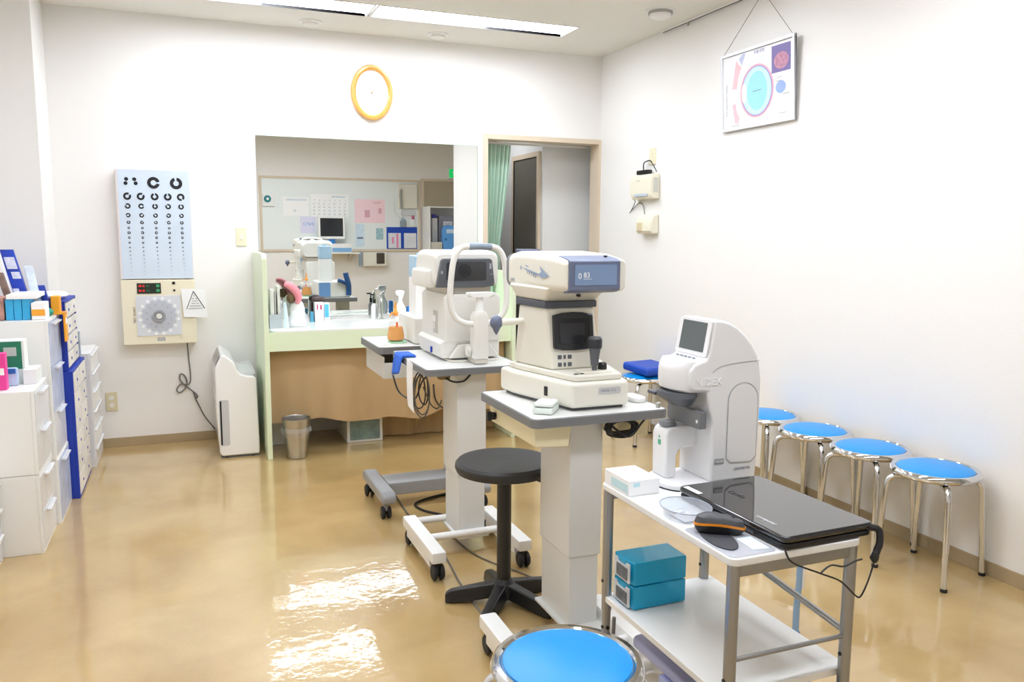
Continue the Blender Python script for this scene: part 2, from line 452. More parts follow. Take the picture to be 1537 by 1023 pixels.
obj('display', MB().box(-.293, -.15, 5.806, 5.811, 1.024, 1.092), mat('dark_green_display', '17261f', .3), ch)
RED = mat('red_led', 'd93030', .5); GRN = mat('green_led', '3f9f68', .5)
for z in (1.043, 1.074):
    obj('red_digits', MB().box(-.283, -.266, 5.8045, 5.806, z-.007, z+.007).box(-.26, -.247, 5.8045, 5.806, z-.007, z+.007), RED, ch)
    obj('green_digits', MB().box(-.178, -.158, 5.8045, 5.806, z-.009, z+.009), GRN, ch)
    text('0.1', FRONT((-.237, 5.8058, z)), .018, GRN, ch)
obj('lamp_hole', MB().cyl((-.072, 5.807, 1.09), (-.072, 5.811, 1.09), .010), BLACK, ch); obj('lamp_hole', MB().cyl((-.07, 5.807, 1.042), (-.07, 5.811, 1.042), .007), BLACK, ch)
obj('dial_plate', MB().box(-.303, -.034, 5.806, 5.811, .748, 1.01, .001), mat('dial_plate_grey', 'd7dae0', .4), ch)
fr = FRONT((-.168, 5.8058, .876))
sc = []
for k in range(128):
    a = 2*pi*k/128; sc.append(((.104+.006*cos(16*a))*cos(a), (.104+.006*cos(16*a))*sin(a)))
obj('scalloped_dial', MB().plate(sc, fr, .0015), mat('dial_grey', 'bcc0c9', .4), ch)
fr = FRONT((-.168, 5.8042, .876))
obj('dial_knob', MB().annulus(fr, 0, 0, .039, .026, t=.012).annulus(fr, 0, 0, .026, .018, t=.006), MGREY, ch)
obj('dial_center', MB().annulus(fr, 0, 0, .018, .0005, t=.01), OFFW, ch)
wn = MB()
for k in range(16):
    a = 2*pi*(k+.5)/16
    wn.annulus(FRONT((-.168, 5.8055, .876)), .118*cos(a), .118*sin(a), .009, .0005, t=.001, n=10)
obj('dial_windows', wn, PAPER, ch)
lt = 'CKSEODNHPLZT'
for k in range(12):
    a = 2*pi*k/12+.26
    text(lt[k], FRONT((-.168+.075*cos(a), 5.8042, .876+.075*sin(a))), .018, INKG, ch, 'lettering', 'CENTER')
text('TEST CHART', ((-.315, 5.8098, .83), (0,0,1), (-1,0,0)), .019, INK, ch)
obj('name_plate', MB().box(-.185, -.138, 5.8085, 5.811, .712, .733), MGREY, ch)
text('NIDEK', FRONT((-.162, 5.8083, .7225)), .013, PAPER, ch, 'lettering', 'CENTER')
text('SC-', FRONT((-.05, 5.8098, .728)), .017, mat('tan_ink', 'b9ae93', .6), ch)
# note with a pyramid drawing, stuck on the right edge of the box
nt_ = thing('paper_note', 'white note with a triangle of scribbled letters stuck to the chart box', 'note', (.05, 5.80, .86))
nt_fr = ((-.03, 5.8005, 1.05), (1, 0, .012), (.065, 0, -1)); o_, u_, v_ = (Vector(q) for q in nt_fr); 
nt_fr = (o_+v_*.185, u_, -v_)
obj('paper', MB().plate([(0, 0), (.147, -.006), (.147, .18), (0, .188)], nt_fr, .0015), PAPER, nt_)
tri = MB()
nf = (nt_fr[0]+Vector((0, -.002, 0)), nt_fr[1], nt_fr[2])
def stroke(mb, a, b, w, fr, t=.0006):
    a = Vector(a).to_2d(); b = Vector(b).to_2d(); d = (b-a).normalized(); p = Vector((-d.y, d.x))*w/2
    mb.plate([a+p, a-p, b-p, b+p], fr, t)
stroke(tri, (.022, .052), (.075, .168), .004, nf); stroke(tri, (.075, .168), (.134, .052), .005, nf)
obj('triangle', tri, INK, nt_)
for i, (tx, w_) in enumerate((('C', .0), ('co oc', 0), ('ocoo', 0), ('oco co', 0), ('cocoocoo', 0), ('ocoocococo', 0))):
    text(tx, (nf[0]+nf[1]*.078+nf[2]*(.138-.0165*i), nf[1], nf[2]), .0165, INK, nt_, 'lettering', 'CENTER')
# cord
P = [(-.006, 5.88, .69), (.0, 5.893, .56), (.006, 5.895, .46), (-.005, 5.893, .40), (-.06, 5.89, .40), (-.085, 5.89, .36), (-.06, 5.893, .345), (-.02, 5.893, .39), (-.028, 5.895, .45), (-.055, 5.895, .47), (-.06, 5.893, .43), (-.02, 5.892, .38), (.03, 5.892, .335), (.045, 5.893, .31), (.035, 5.894, .30), (.02, 5.89, .345), (.03, 5.893, .30), (.05, 5.893, .25), (.085, 5.892, .17), (.14, 5.889, .085), (.15, 5.888, .075)]
single('power_cord', MB().tube(spline(P, 6), .0045, 6), CABLEG, 'dark grey cord looping down the wall from eye chart to air purifier', 'cord')

# ------------------------------------------------------------------ air purifier
ap = thing('air_purifier', 'white floor air purifier beside the green counter panel', 'air purifier', (.275, 5.6, 0))
prof = [(.158, .035), (.17, .012), (.40, .012), (.402, .06), (.395, .505), (.375, .518), (.335, .522), (.30, .535), (.28, .56), (.268, .598), (.255, .62), (.215, .655), (.197, .661), (.185, .655), (.152, .585), (.148, .57), (.146, .30)]
obj('body', MB().prism(prof, 'y', 5.36, 5.86, .012), WHITEG, ap)
fr = ((.1505, 5.60, .59), (0, -1, 0), (.0345, 0, .07))
obj('control_panel', MB().plate(rr(-.2, .2, -.0, .9, .08), ((.1497, 5.60, .588), (0, -1, 0), (.034, 0, .07)), .003), mat('taupe_panel', '9a958c', .3), ap)
obj('side_slot', MB().plate(rr(.164, .222, .082, .375, .012), FRONT((0, 5.3595, 0)), .003), mat('slot_grey', 'c6c7c9', .4), ap)
obj('dark_slit', MB().box(.168, .178, 5.354, 5.357, .088, .37, .002), BLACK, ap)
obj('top_grille', MB().prism([(.30, .537), (.345, .526), (.392, .523), (.39, .55), (.37, .553), (.34, .55)], 'y', 5.40, 5.82, .004), CLEARP, ap)
obj('base', MB().box(.168, .398, 5.37, 5.85, 0, .012), DGREY, ap)
for x in (.2, .36):
    obj('foot', MB().cyl((x, 5.375, 0), (x, 5.375, .006), .01), BLACK, ap)
# ------------------------------------------------------------------ wash counter
wc = thing('wash_counter', 'pale green wash counter with tall side panels under the mirror', 'counter', (1.27, 5.57, 0))
pp = [(5.90, 0), (5.22, 0), (5.22, 1.255)]+[(5.22+.045*(1-cos(R(a))), 1.255+.04*sin(R(a))) for a in (20, 40, 60, 80, 90)]+[(5.90, 1.295)]
obj('side_panel', MB().prism(pp, 'x', .437, .468, .004), PALEGREEN, wc)
obj('side_panel', MB().prism([(y, z*.90) for y, z in pp], 'x', 2.09, 2.118, .004), PALEGREEN, wc)
# counter top with an oval basin hole
bx, by = 1.30, 5.58; ct = MB(); n = 64
outer, inner = [], []
for k in range(n):
    a = 2*pi*k/n; dx, dy = cos(a), sin(a)
    tx = ((2.09-bx) if dx > 0 else (bx-.468))/max(abs(dx), 1e-6); ty = ((5.90-by) if dy > 0 else (by-5.25))/max(abs(dy), 1e-6)
    t_ = min(tx, ty); outer.append((bx+dx*t_, by+dy*t_)); inner.append((bx+.24*dx, by+.17*dy))
ct.loft([[(p[0], p[1], .802) for p in outer], [(p[0], p[1], .81) for p in outer], [(p[0], p[1], .81) for p in inner], [(bx+(p[0]-bx)*.9, by+(p[1]-by)*.9, .72) for p in inner], [(bx+(p[0]-bx)*.4, by+(p[1]-by)*.4, .69) for p in inner]])
obj('counter_top', ct, COUNTERW, wc)
obj('apron', MB().box(.468, 2.09, 5.25, 5.27, .683, .802, .001), PALEGREEN, wc)
# skirt cloth
rings = []
for z, zz in ((.69, 0), (.62, .2), (.5, .5), (.36, .8), (.20, 1)):
    lo = []
    for k in range(100):
        u = k/99; x = .472+u*1.6
        zb = z if zz < 1 else .195+.018*sin(u*9+.4)-.012*sin(u*23)
        lo.append((x, 5.335+zz*(.024*sin(u*17+.6)+.014*sin(u*37+1)+.006*sin(u*71))+.004*sin(u*50+zz*3), zb))
    rings.append(lo+[(p[0], p[1]+.004, p[2]) for p in reversed(lo)])
obj('skirt_cloth', MB().loft(rings), TAN, wc, 'tan cloth skirt hanging below the counter')
rings = []
for z in (.30, .17, .06, .004):
    lo = [(1.24+u*.84/60, 5.56+.012*sin(u*.35+z*3)+.03*(.3-z)*sin(u*.8), z) for u in range(61)]
    rings.append(lo+[(p[0], p[1]+.004, p[2]) for p in reversed(lo)])
obj('inner_cloth', MB().loft(rings), TAN, wc)
t = thing('drawer_box', 'white storage box with clear front under the counter cloth', 'storage box', (1.10, 5.63, 0))
obj('body', MB().box(.98, 1.226, 5.465, 5.80, 0, .17, .006), WHITE, t)
obj('front_window', MB().box(1.0, 1.206, 5.459, 5.466, .018, .15, .004), mat('green_grey_contents', '7d9490', .3, var=.25, vscale=20), t)
single('storage_box', MB().box(.485, .60, 5.58, 5.78, 0, .15, .006), WHITE, 'white box on the floor behind the steel bin', 'storage box')
# bin
b_ = thing('waste_bin', 'brushed steel waste bin on the floor in front of the counter', 'bin', (.617, 5.232, 0))
obj('body', MB().lathe([(.001, .002), (.058, .0), (.062, .004), (.088, .25), (.092, .256), (.088, .258), (.084, .252), (.058, .012), (.001, .010)], (.617, 5.232, 0), 40), STEEL, b_)
obj('liner', MB().lathe([(.078, .14), (.081, .14), (.096, .175), (.0895, .2), (.086, .2), (.0845, .17)], (.617, 5.232, 0), 36), clear('thin_film', 'e6e8ea', .12, .1), b_, 'clear bag edge folded around the outside')

# things on the wash counter
ZC = .8102
def card(name, x0, x1, y0, y1, z0, z1, m, label, cat, grp=None, b=.002, M=None):
    return single(name, MB().box(x0, x1, y0, y1, z0, z1, b, M=M), m, label, cat, grp)
g = thing('desk_organizer', 'grey organizer holding white sheets at the left end of the counter', 'organizer', (.53, 5.48, ZC))
obj('tray', MB().box(.492, .57, 5.42, 5.424, ZC, ZC+.09).box(.492, .57, 5.56, 5.564, ZC, ZC+.09).box(.492, .496, 5.424, 5.56, ZC, ZC+.09).box(.566, .57, 5.424, 5.56, ZC, ZC+.09).box(.496, .566, 5.424, 5.56, ZC, ZC+.004), mat('grey_tray', 'b4bac0', .5), g)
obj('sheets', MB().box(.50, .525, 5.43, 5.55, ZC+.004, ZC+.25, .004).box(.53, .536, 5.44, 5.55, ZC+.004, ZC+.23).box(.545, .562, 5.43, 5.55, ZC+.004, ZC+.27, .005), mat('greyish_sheets', 'd9d8d2', .6), g)
single('tube', MB().loft([[(.596+.016*cos(a), 5.41+.010*sin(a), ZC) for a in [2*pi*k/16 for k in range(16)]], [(.594+.015*cos(a), 5.41+.009*sin(a), ZC+.06) for a in [2*pi*k/16 for k in range(16)]], [(.59+.011*cos(a), 5.41+.006*sin(a), ZC+.13) for a in [2*pi*k/16 for k in range(16)]], [(.588+.007*cos(a), 5.41+.005*sin(a), ZC+.17) for a in [2*pi*k/16 for k in range(16)]]]), mat('pale_blue_tube', 'cfe0ee', .4), 'pale blue standing tube beside the grey organizer', 'tube')
bag = thing('cotton_bag', 'clear bag of cotton balls on the counter beside the pale tube', 'bag', (.68, 5.47, ZC))
cbm = MB()
for q in range(9):
    cbm.ball((.65+.03*(q % 3)+random.uniform(-.006, .006), 5.45+.025*(q//3), ZC+.02+random.uniform(0, .012)), .018, n=10)
obj('cotton_balls', cbm, mat('cotton', 'fafafa', .9), bag)
obj('bag_film', MB().lathe([(.06, .001), (.068, .03), (.06, .075), (.035, .105), (.015, .11)], (.68, 5.475, ZC), 20, 1, .8), CLEARP, bag)
pk = thing('pink_pouch', 'pink curved pouch with a brown underside leaning beside the organizer', 'pouch', (.67, 5.66, ZC))
obj('heap', MB().ball((.70, 5.68, ZC+.085), .05, .05, .085, 14), mat('white_tissue', 'f3f2ee', .9), pk)
obj('brown_underside', MB().ball((.655, 5.655, ZC+.175), .03, .03, .035, 14), mat('brown_fabric', '6d5a3a', .8, var=.3, vscale=40), pk)
obj('pink_shell', MB().tube(spline([(.612, 5.64, ZC+.27), (.645, 5.64, ZC+.262), (.685, 5.64, ZC+.225), (.703, 5.64, ZC+.175), (.69, 5.64, ZC+.14)], 6), [.006]+[.014+.014*sin(pi*(i+1)/24) for i in range(23)]+[.008], 12), mat('pink_vinyl', 'ec8f98', .45), pk)
c = thing('cosmetic_box', 'white box with pink and dark marks on the counter below the mirror', 'box', (.86, 5.76, ZC))
obj('carton', MB().box(.825, .885, 5.73, 5.79, ZC, ZC+.135, .002), PAPER, c)
obj('printed_marks', MB().box(.837, .845, 5.728, 5.7305, ZC+.085, ZC+.122).box(.86, .871, 5.728, 5.7305, ZC+.085, ZC+.118), mat('magenta_print', 'c23a72', .5), c)
c = thing('cosmetic_box', 'narrow box with blue front standing right of the pink marked box', 'box', (.905, 5.76, ZC))
obj('carton', MB().box(.889, .925, 5.735, 5.79, ZC, ZC+.13, .002), PAPER, c)
obj('blue_front', MB().box(.891, .919, 5.7325, 5.7355, ZC+.03, ZC+.12), mat('sky_print', '58b7e4', .5), c)
card('small_box', .795, .815, 5.74, 5.78, ZC, ZC+.07, mat('teal_print', '4b9fc0', .5), 'small blue box left of the pink marked box', 'box')
single('dark_pouch', MB().ball((.86, 5.83, ZC+.145), .045, .03, .03).box(.83, .89, 5.80, 5.86, ZC, ZC+.12), mat('dark_brown_vinyl', '4a3a38', .5), 'dark brown rounded pouch behind the pink marked box', 'pouch')
f = thing('faucet', 'chrome faucet with a lever standing at the back of the counter', 'faucet', (1.295, 5.80, ZC))
obj('body', MB().lathe([(.026, 0), (.026, .008), (.02, .014), (.019, .15), (.016, .17), (.001, .175)], (1.295, 5.80, ZC), 24), CHROME, f)
obj('spout', MB().tube(spline([(1.295, 5.795, ZC+.14), (1.292, 5.76, ZC+.147), (1.288, 5.725, ZC+.14), (1.287, 5.718, ZC+.125)], 6), .009, 12), CHROME, f)
obj('lever', MB().tube([(1.295, 5.80, ZC+.175), (1.303, 5.795, ZC+.19), (1.325, 5.785, ZC+.205)], [.008, .006, .004], 10), CHROME, f)
p = thing('pump_bottle', 'white bottle with black pump on the counter left of the faucet', 'bottle', (1.262, 5.845, ZC))
obj('body', MB().lathe([(.022, 0), (.024, .01), (.024, .09), (.012, .11)], (1.262, 5.845, ZC), 24), WHITE, p)
obj('pump', MB().lathe([(.010, .11), (.010, .14), (.004, .142), (.004, .17)], (1.262, 5.845, ZC), 16).box(1.232, 1.267, 5.839, 5.851, ZC+.168, ZC+.18, .003), BLACK, p)
p = thing('spray_bottle', 'white spray bottle on the counter behind the amber flask', 'bottle', (1.40, 5.62, ZC))
obj('body', MB().lathe([(.035, 0), (.038, .01), (.038, .09), (.018, .13), (.013, .15)], (1.40, 5.62, ZC), 24, 1, .7), WHITE, p)
obj('trigger_head', MB().prism([(1.365, ZC+.205), (1.37, ZC+.18), (1.385, ZC+.178), (1.388, ZC+.15), (1.412, ZC+.15), (1.42, ZC+.175), (1.43, ZC+.205), (1.42, ZC+.215), (1.38, ZC+.217)], 'y', 5.608, 5.632, .004), WHITE, p)
card('blue_cloth', 1.45, 1.475, 5.60, 5.66, ZC, ZC+.10, mat('blue_cloth_mat', '2f7fd0', .8), 'folded blue cloth standing right of the white spray bottle', 'cloth', b=.01)
fb = thing('file_box', 'pale yellow box with orange label standing at the right end of counter', 'box', (1.95, 5.60, ZC))
obj('body', MB().box(1.86, 1.985, 5.54, 5.68, ZC, ZC+.46, .006), mat('pale_yellow', 'eef0b4', .5), fb)
obj('orange_label', MB().box(1.935, 1.982, 5.537, 5.54, ZC+.37, ZC+.405), mat('orange_print', 'f0932e', .5), fb)
bt = thing('tall_bottle', 'tall mint green bottle right of the pale yellow box on counter', 'bottle', (2.035, 5.56, ZC))
obj('body', MB().lathe([(.03, 0), (.034, .01), (.034, .30), (.02, .35)], (2.035, 5.56, ZC), 24), mat('mint_bottle', '9fd6c0', .35), bt)
obj('cap', MB().lathe([(.02, .35), (.02, .39), (.001, .392)], (2.035, 5.56, ZC), 20), WHITE, bt)
card('side_cabinet', 2.30, 2.42, 6.15, 6.25, 0, .78, mat('dark_brown_cabinet', '6d5f4c', .5), 'narrow dark brown cabinet in the passage behind the counter end', 'cabinet', b=.005)
bt = thing('dispenser_bottle', 'dark bottle with white cap seen between counter end and instrument', 'bottle', (2.36, 6.2, .7802))
obj('body', MB().lathe([(.032, .0), (.035, .01), (.035, .12), (.02, .15)], (2.36, 6.2, .7802), 20), mat('dark_bottle', '4b4a4c', .3), bt)
obj('cap', MB().lathe([(.03, .15), (.03, .19), (.001, .2)], (2.36, 6.2, .7802), 20), OFFW, bt)
# ------------------------------------------------------------------ wheeled instrument tables
def caster(x, y, parent, r=.034, m=BLACKR, fork=BLACK):
    c = obj('caster', MB().box(x-.012, x+.012, y-.02, y+.012, r*1.25, r*2.15, .004).cyl((x, y, r*2.0), (x, y, r*2.3), .012), fork, parent)
    obj('wheel', MB().cyl((x-.024, y-.008, r), (x-.006, y-.008, r), r, b=.006).cyl((x+.006, y-.008, r), (x+.024, y-.008, r), r, b=.006).cyl((x-.006, y-.008, r), (x+.006, y-.008, r), r*.4), m, c)
def tabletop(t, x0, x1, y0, y1, z, th=.028):
    tb = obj('tabletop', MB().prism(rr(x0+.004, x1-.004, y0+.004, y1-.004, .022), 'z', z-th, z, .001), LAM, t)
    lo = rr(x0, x1, y0, y1, .026); li = rr(x0+.006, x1-.006, y0+.006, y1-.006, .020)
    eb = MB().loft([[(p[0], p[1], z-th-.001) for p in li], [(p[0], p[1], z-th-.001) for p in lo], [(p[0], p[1], z-.002) for p in lo], [(a[0]*.6+b[0]*.4, a[1]*.6+b[1]*.4, z+.0008) for a, b in zip(lo, li)], [(p[0], p[1], z+.0008) for p in li], ], cap=False)
    obj('edge_band', eb, EDGE, tb)
def hbase(t, xl, xr, y0, y1, m, z0=.076, z1=.125, w=.062, cy=(None, None)):
    for x in (xl, xr):
        obj('foot_bar', MB().box(x-w/2, x+w/2, y0, y1, z0, z1, .008).box(x-w/2+.004, x+w/2-.004, y0+.06, y1-.06, z0-.03, z0, .004), m, t)
    for y in cy:
        obj('crossbar', MB().cyl((xl+w/2-.005, y, .1), (xr-w/2+.005, y, .1), .016), m, t)
    for x in (xl, xr):
        for y in (y0+.035, y1-.035): caster(x, y, t)

# table 1 (second from the camera)
t1 = thing('instrument_table', 'grey topped pedestal table on white wheeled feet under the chinrest instrument', 'table', (1.15, 3.4, 0))
tabletop(t1, .926, 1.372, 3.285, 3.90, .85)
obj('upper_column', MB().box(1.078, 1.213, 3.335, 3.545, .36, .822, .004), COLGREY, t1)
obj('lower_column', MB().box(1.086, 1.209, 3.341, 3.538, .08, .362, .004), COLGREY, t1)
obj('column_flange', MB().box(1.075, 1.222, 3.318, 3.555, .074, .086, .004), COLGREY, t1)
hbase(t1, .92, 1.303, 3.085, 3.575, WHITE, cy=(3.325, 3.55))
# table 2 (nearest)
t2 = thing('instrument_table', 'grey topped pedestal table with cream tray in the middle of the room', 'table', (1.24, 2.5, 0))
tabletop(t2, .998, 1.497, 2.31, 2.82, .84)
obj('upper_column', MB().box(1.168, 1.29, 2.391, 2.635, .33, .812, .004), COLGREY, t2)
obj('lower_column', MB().box(1.174, 1.284, 2.397, 2.628, .08, .332, .004), COLGREY, t2)
obj('column_flange', MB().box(1.155, 1.303, 2.03, 2.648, .074, .086, .004), COLGREY, t2)
hbase(t2, .92, 1.33, 1.95, 2.515, WHITE, cy=(2.06, 2.22))
# cream bracket trays under the top
trl = [(2.34, .735), (2.345, .811), (2.77, .811), (2.77, .765), (2.6, .755)]
tr = obj('tray', MB().prism([(1.017, .811), (1.150, .811), (1.138, .735), (1.02, .742)], 'y', 2.342, 2.76, .004), CREAMY, t2, 'cream tray under the left of the tabletop')
obj('knob', MB().cyl((1.018, 2.70, .772), (1.0, 2.70, .772), .014, b=.003).box(.985, 1.002, 2.694, 2.706, .755, .79, .003), BLACK, tr)
obj('tray', MB().prism([(1.345, .811), (1.475, .811), (1.47, .73), (1.36, .735)], 'y', 2.40, 2.76, .004), CREAMY, t2, 'cream tray under the right of the tabletop')
# table 0 (far, grey base)
t0 = thing('instrument_table', 'far pedestal table with thick grey wheeled base and open white drawer', 'table', (1.15, 4.2, 0))
tabletop(t0, .89, 1.43, 4.03, 4.50, .85, .034)
obj('drawer', MB().box(.915, 1.15, 4.032, 4.037, .69, .77).box(.915, .92, 4.037, 4.46, .69, .80).box(1.145, 1.15, 4.037, 4.46, .69, .80).box(.92, 1.145, 4.037, 4.46, .69, .695).box(.92, 1.145, 4.455, 4.46, .695, .80), LGREY, t0)
obj('column', MB().box(1.295, 1.40, 4.12, 4.26, .12, .816, .005), mat('blue_grey_enamel', 'b7c0c8', .4), t0)
for x in (.895, 1.40):
    obj('foot_bar', MB().prism([(3.86, .085), (3.86, .12), (3.885, .143), (4.32, .143), (4.35, .12), (4.35, .085)], 'x', x-.036, x+.036, .012), MGREY, t0)
obj('crossbar', MB().box(.931, 1.364, 4.04, 4.21, .07, .138, .008), MGREY, t0)
for x in (.888, 1.40):
    for y in (3.92, 4.31): caster(x, y, t0, .032, BLACKR, MGREY)

# ------------------------------------------------------------------ things on / under the tables
fl = thing('squeeze_flask', 'conical flask half full of amber liquid on the far table', 'flask', (1.022, 4.21, .853))
zf = .859
obj('flask_glass', MB().lathe([(.038, 0), (.0445, .008), (.0455, .025), (.0375, .076), (.018, .128), (.015, .14), (.012, .14), (.012, .13)], (1.022, 4.21, zf), 28), clear('flask_plastic', 'f2eee6', .12, .05), fl)
obj('liquid', MB().lathe([(.035, .003), (.043, .01), (.044, .025), (.0365, .075), (.001, .0751)], (1.022, 4.21, zf), 28), mat('amber_liquid', 'd98e0c', .2), fl)
obj('spout', MB().lathe([(.014, .132), (.016, .15), (.008, .162), (.005, .19), (.003, .205)], (1.022, 4.21, zf), 16).tube([(1.022, 4.21, zf+.14), (1.0, 4.205, zf+.15), (.99, 4.2, zf+.13)], .004, 8), mat('orange_cap', 'f0a040', .4), fl)
obj('label_strip', MB().box(1.015, 1.026, 4.173, 4.176, zf+.075, zf+.10), mat('orange_red', 'e06a30', .5), fl)
single('tray', MB().prism(rr(.985, 1.075, 4.165, 4.26, .02), 'z', .8512, .857, .002), mat('green_tray', 'a4dba8', .4), 'small pale green tray under the amber flask', 'tray')
single('paper_slip', MB().box(.93, .978, 4.12, 4.24, .851, .852), mat('pale_green_paper', 'dfefe2', .7), 'pale green paper slip left of the flask on the far table', 'paper')
ti = thing('bench_instrument', 'tall white instrument with light blue top behind the chinrest instrument', 'instrument', (1.2, 4.3, .852))
obj('tower', MB().box(1.128, 1.235, 4.20, 4.34, .86, 1.192, .008), WHITE, ti)
obj('blue_top', MB().box(1.128, 1.235, 4.20, 4.34, 1.192, 1.306, .008).cyl((1.18, 4.27, 1.306), (1.18, 4.27, 1.318), .025), mat('light_blue_plastic', 'aac9e0', .4), ti, 'light blue upper housing')
obj('base', MB().box(1.09, 1.38, 4.08, 4.43, .852, .99, .012), OFFW, ti)
obj('blue_panel', MB().box(1.10, 1.20, 4.428, 4.436, .86, .985, .006), mat('patient_blue', '6f9ccf', .4), ti)
obj('headrest', MB().tube(spline([(1.36, 4.44, .87), (1.36, 4.445, .96), (1.34, 4.445, 1.04), (1.335, 4.445, 1.07)], 5), .024, 10).tube([(1.35, 4.445, .97), (1.29, 4.445, 1.0), (1.265, 4.445, 1.005)], .016, 10), mat('navy_pad', '1d4f88', .5), ti)
# blue towel draped on table corner
P0 = [(.918+.0, .788), (.9185, .845), (.927, .8545), (.95, .8535), (.975, .853)]
tw = MB(); rings = []
for y in (3.655, 3.70, 3.745, 3.785):
    base = [(.898+.006*sin(y*50), .765-.2*(y-3.72)), (.908, .80), (.917, .845), (.926, .8545), (.955, .8535), (.985, .853)]
    lo = [(x+.003*sin(y*60), y, z) for x, z in base]; hi = [(x-.006, y, z+.009) for x, z in base]
    rings.append(lo+list(reversed(hi)))
single('cloth_pouch', MB().loft(rings), mat('blue_white_fabric', '2463cf', .7, var=.35, vscale=22), 'blue and white cloth pouch draped over the table corner by the flask', 'pouch')
pr = MB(); rings = []
for z, y, x in ((.845, 3.50, .9235), (.75, 3.49, .919), (.66, 3.49, .921), (.625, 3.49, .925)):
    rings.append([(x, y, z), (x+.002, y, z), (x+.002, y+.10, z+.012), (x, y+.10, z+.012)])
single('printout_strip', pr.loft(rings), PAPER, 'white paper printout strip hanging from the edge of the chinrest table', 'paper strip')
cb_ = thing('cable_bundle', 'loops of dark cable hanging under the chinrest table', 'cable', (.99, 3.6, .55))
for i, (c, rx, rz, a0) in enumerate((((.985, 3.62, .70), .03, .085, 0), ((.995, 3.60, .69), .035, .10, .4), ((1.005, 3.61, .71), .022, .075, .9), ((.99, 3.59, .68), .04, .10, 1.7))):
    pts = [(c[0]+rx*cos(a), c[1]+.01*sin(2*a+a0), c[2]+rz*sin(a)) for a in [2*pi*k/30 for k in range(30)]]
    obj('loop', MB().tube(pts, .0035, 6, closed=True), CABLEG if i % 2 else mat('charcoal_cable', '46464a', .5), cb_)
obj('lead', MB().tube(spline([(.93, 3.9, .73), (.95, 3.85, .65), (.99, 3.72, .64), (1.0, 3.62, .74), (1.01, 3.50, .80), (1.02, 3.42, .815)], 6), .004, 6), CABLE, cb_)
obj('lead', MB().tube(spline([(1.0, 3.6, .72), (1.03, 3.58, .64), (1.06, 3.57, .62), (1.076, 3.56, .66)], 6), .0035, 6), CABLEG, cb_)
obj('lead', MB().tube(spline([(1.02, 3.36, .812), (1.05, 3.32, .79), (1.10, 3.31, .79), (1.14, 3.325, .82)], 6), .0045, 6), CABLE, cb_)
obj('connector', MB().box(1.0, 1.05, 3.34, 3.38, .795, .818, .004), mat('brass_brown', '8a7a5c', .4, .5), cb_)
cb_ = thing('cable_bundle', 'coil of black cables hanging under the near instrument table', 'cable', (1.36, 2.36, .74))
for i in range(9):
    pts = [(1.335+(.045+.006*(i % 4))*cos(a)+.004*i*.5, 2.35+.008*sin(3*a+i)+.003*i, .782+(.022+.003*(i % 3))*sin(a)-.004*(i % 3)) for a in [2*pi*k/26 for k in range(26)]]
    obj('loop', MB().tube(pts, .0034, 6, closed=True), CABLE, cb_)
obj('lead', MB().tube(spline([(1.30, 2.355, .79), (1.36, 2.34, .75), (1.41, 2.345, .79), (1.43, 2.35, .807)], 6), .004, 6), CABLE, cb_)
single('power_cord', MB().tube(spline([(1.30, 4.17, .006), (1.18, 4.13, .006), (1.08, 4.06, .006), (1.09, 3.95, .006), (1.16, 3.85, .006), (1.25, 3.74, .006), (1.30, 3.68, .006)], 8), .006, 8), CABLE, 'black power cord looped on the floor behind the white wheeled foot', 'cord')
single('floor_cable', MB().tube(spline([(1.0, 4.5, .004), (1.017, 4.266, .004), (1.005, 3.95, .004), (1.01, 3.6, .004), (1.02, 3.35, .004), (.99, 3.0, .004), (.985, 2.72, .004), (1.0, 2.5, .004)], 8), .004, 6), CABLEG, 'thin grey cable along the floor passing the left table feet', 'cable')
single('floor_cable', MB().tube(spline([(1.12, 3.6, .004), (1.14, 3.35, .004), (1.185, 3.2, .004), (1.29, 2.98, .004), (1.33, 2.7, .004)], 8), .0035, 6), CABLEG, 'thin grey cable on the floor right of the black stool post', 'cable')
single('wall_cable', MB().tube(spline([(1.55, 5.318, .40), (1.56, 5.312, .30), (1.60, 5.31, .24), (1.66, 5.312, .225), (1.75, 5.314, .225)], 8), .005, 6), CABLE, 'black cable crossing the tan cloth behind the white column', 'cable')

# ------------------------------------------------------------------ instrument with chinrest (table 1)
a1 = thing('refractometer', 'white eye instrument with looped chinrest and dark grey window', 'instrument', (1.2, 3.7, .851))
def rbox(x0, x1, y0, y1, r=.02): return rr(x0, x1, y0, y1, r, 4)
def lift(loop, z): return [(p[0], p[1], z) for p in loop]
obj('base', MB().loft([lift(rbox(1.062, 1.34, 3.50, 3.885), .862), lift(rbox(1.05, 1.34, 3.495, 3.885), .93), lift(rbox(1.066, 1.336, 3.49, 3.88), .945)], bevel=.004), OFFW, a1)
obj('foot_plate', MB().prism(rr(1.085, 1.325, 3.45, 3.86, .03), 'z', .8508, .858, .001), CREAM, a1)
obj('foot_plate', MB().prism(rr(1.10, 1.31, 3.47, 3.85, .03), 'z', .858, .866), DGREY, a1)
bd = MB().loft([lift(rbox(1.071, 1.336, 3.487, 3.875, .012), .94), lift(rbox(1.071, 1.336, 3.487, 3.87, .012), 1.05), lift(rbox(1.068, 1.338, 3.489, 3.865, .014), 1.135), lift(rbox(1.076, 1.33, 3.496, 3.858, .02), 1.152)])
obj('body', bd, OFFW, a1)
obj('front_flare', MB().prism([(1.085, .866), (1.13, .925), (1.275, .93), (1.325, .866)], 'y', 3.462, 3.49, .006), OFFW, a1)
obj('neck', MB().box(1.082, 1.30, 3.505, 3.84, 1.15, 1.19, .006), mat('putty_plastic', 'cdc7bb', .4), a1)
def sec(y, x0, x1, z0, z1, r): return [(p[0], y, p[1]) for p in rr(x0, x1, z0, z1, r, 5)]
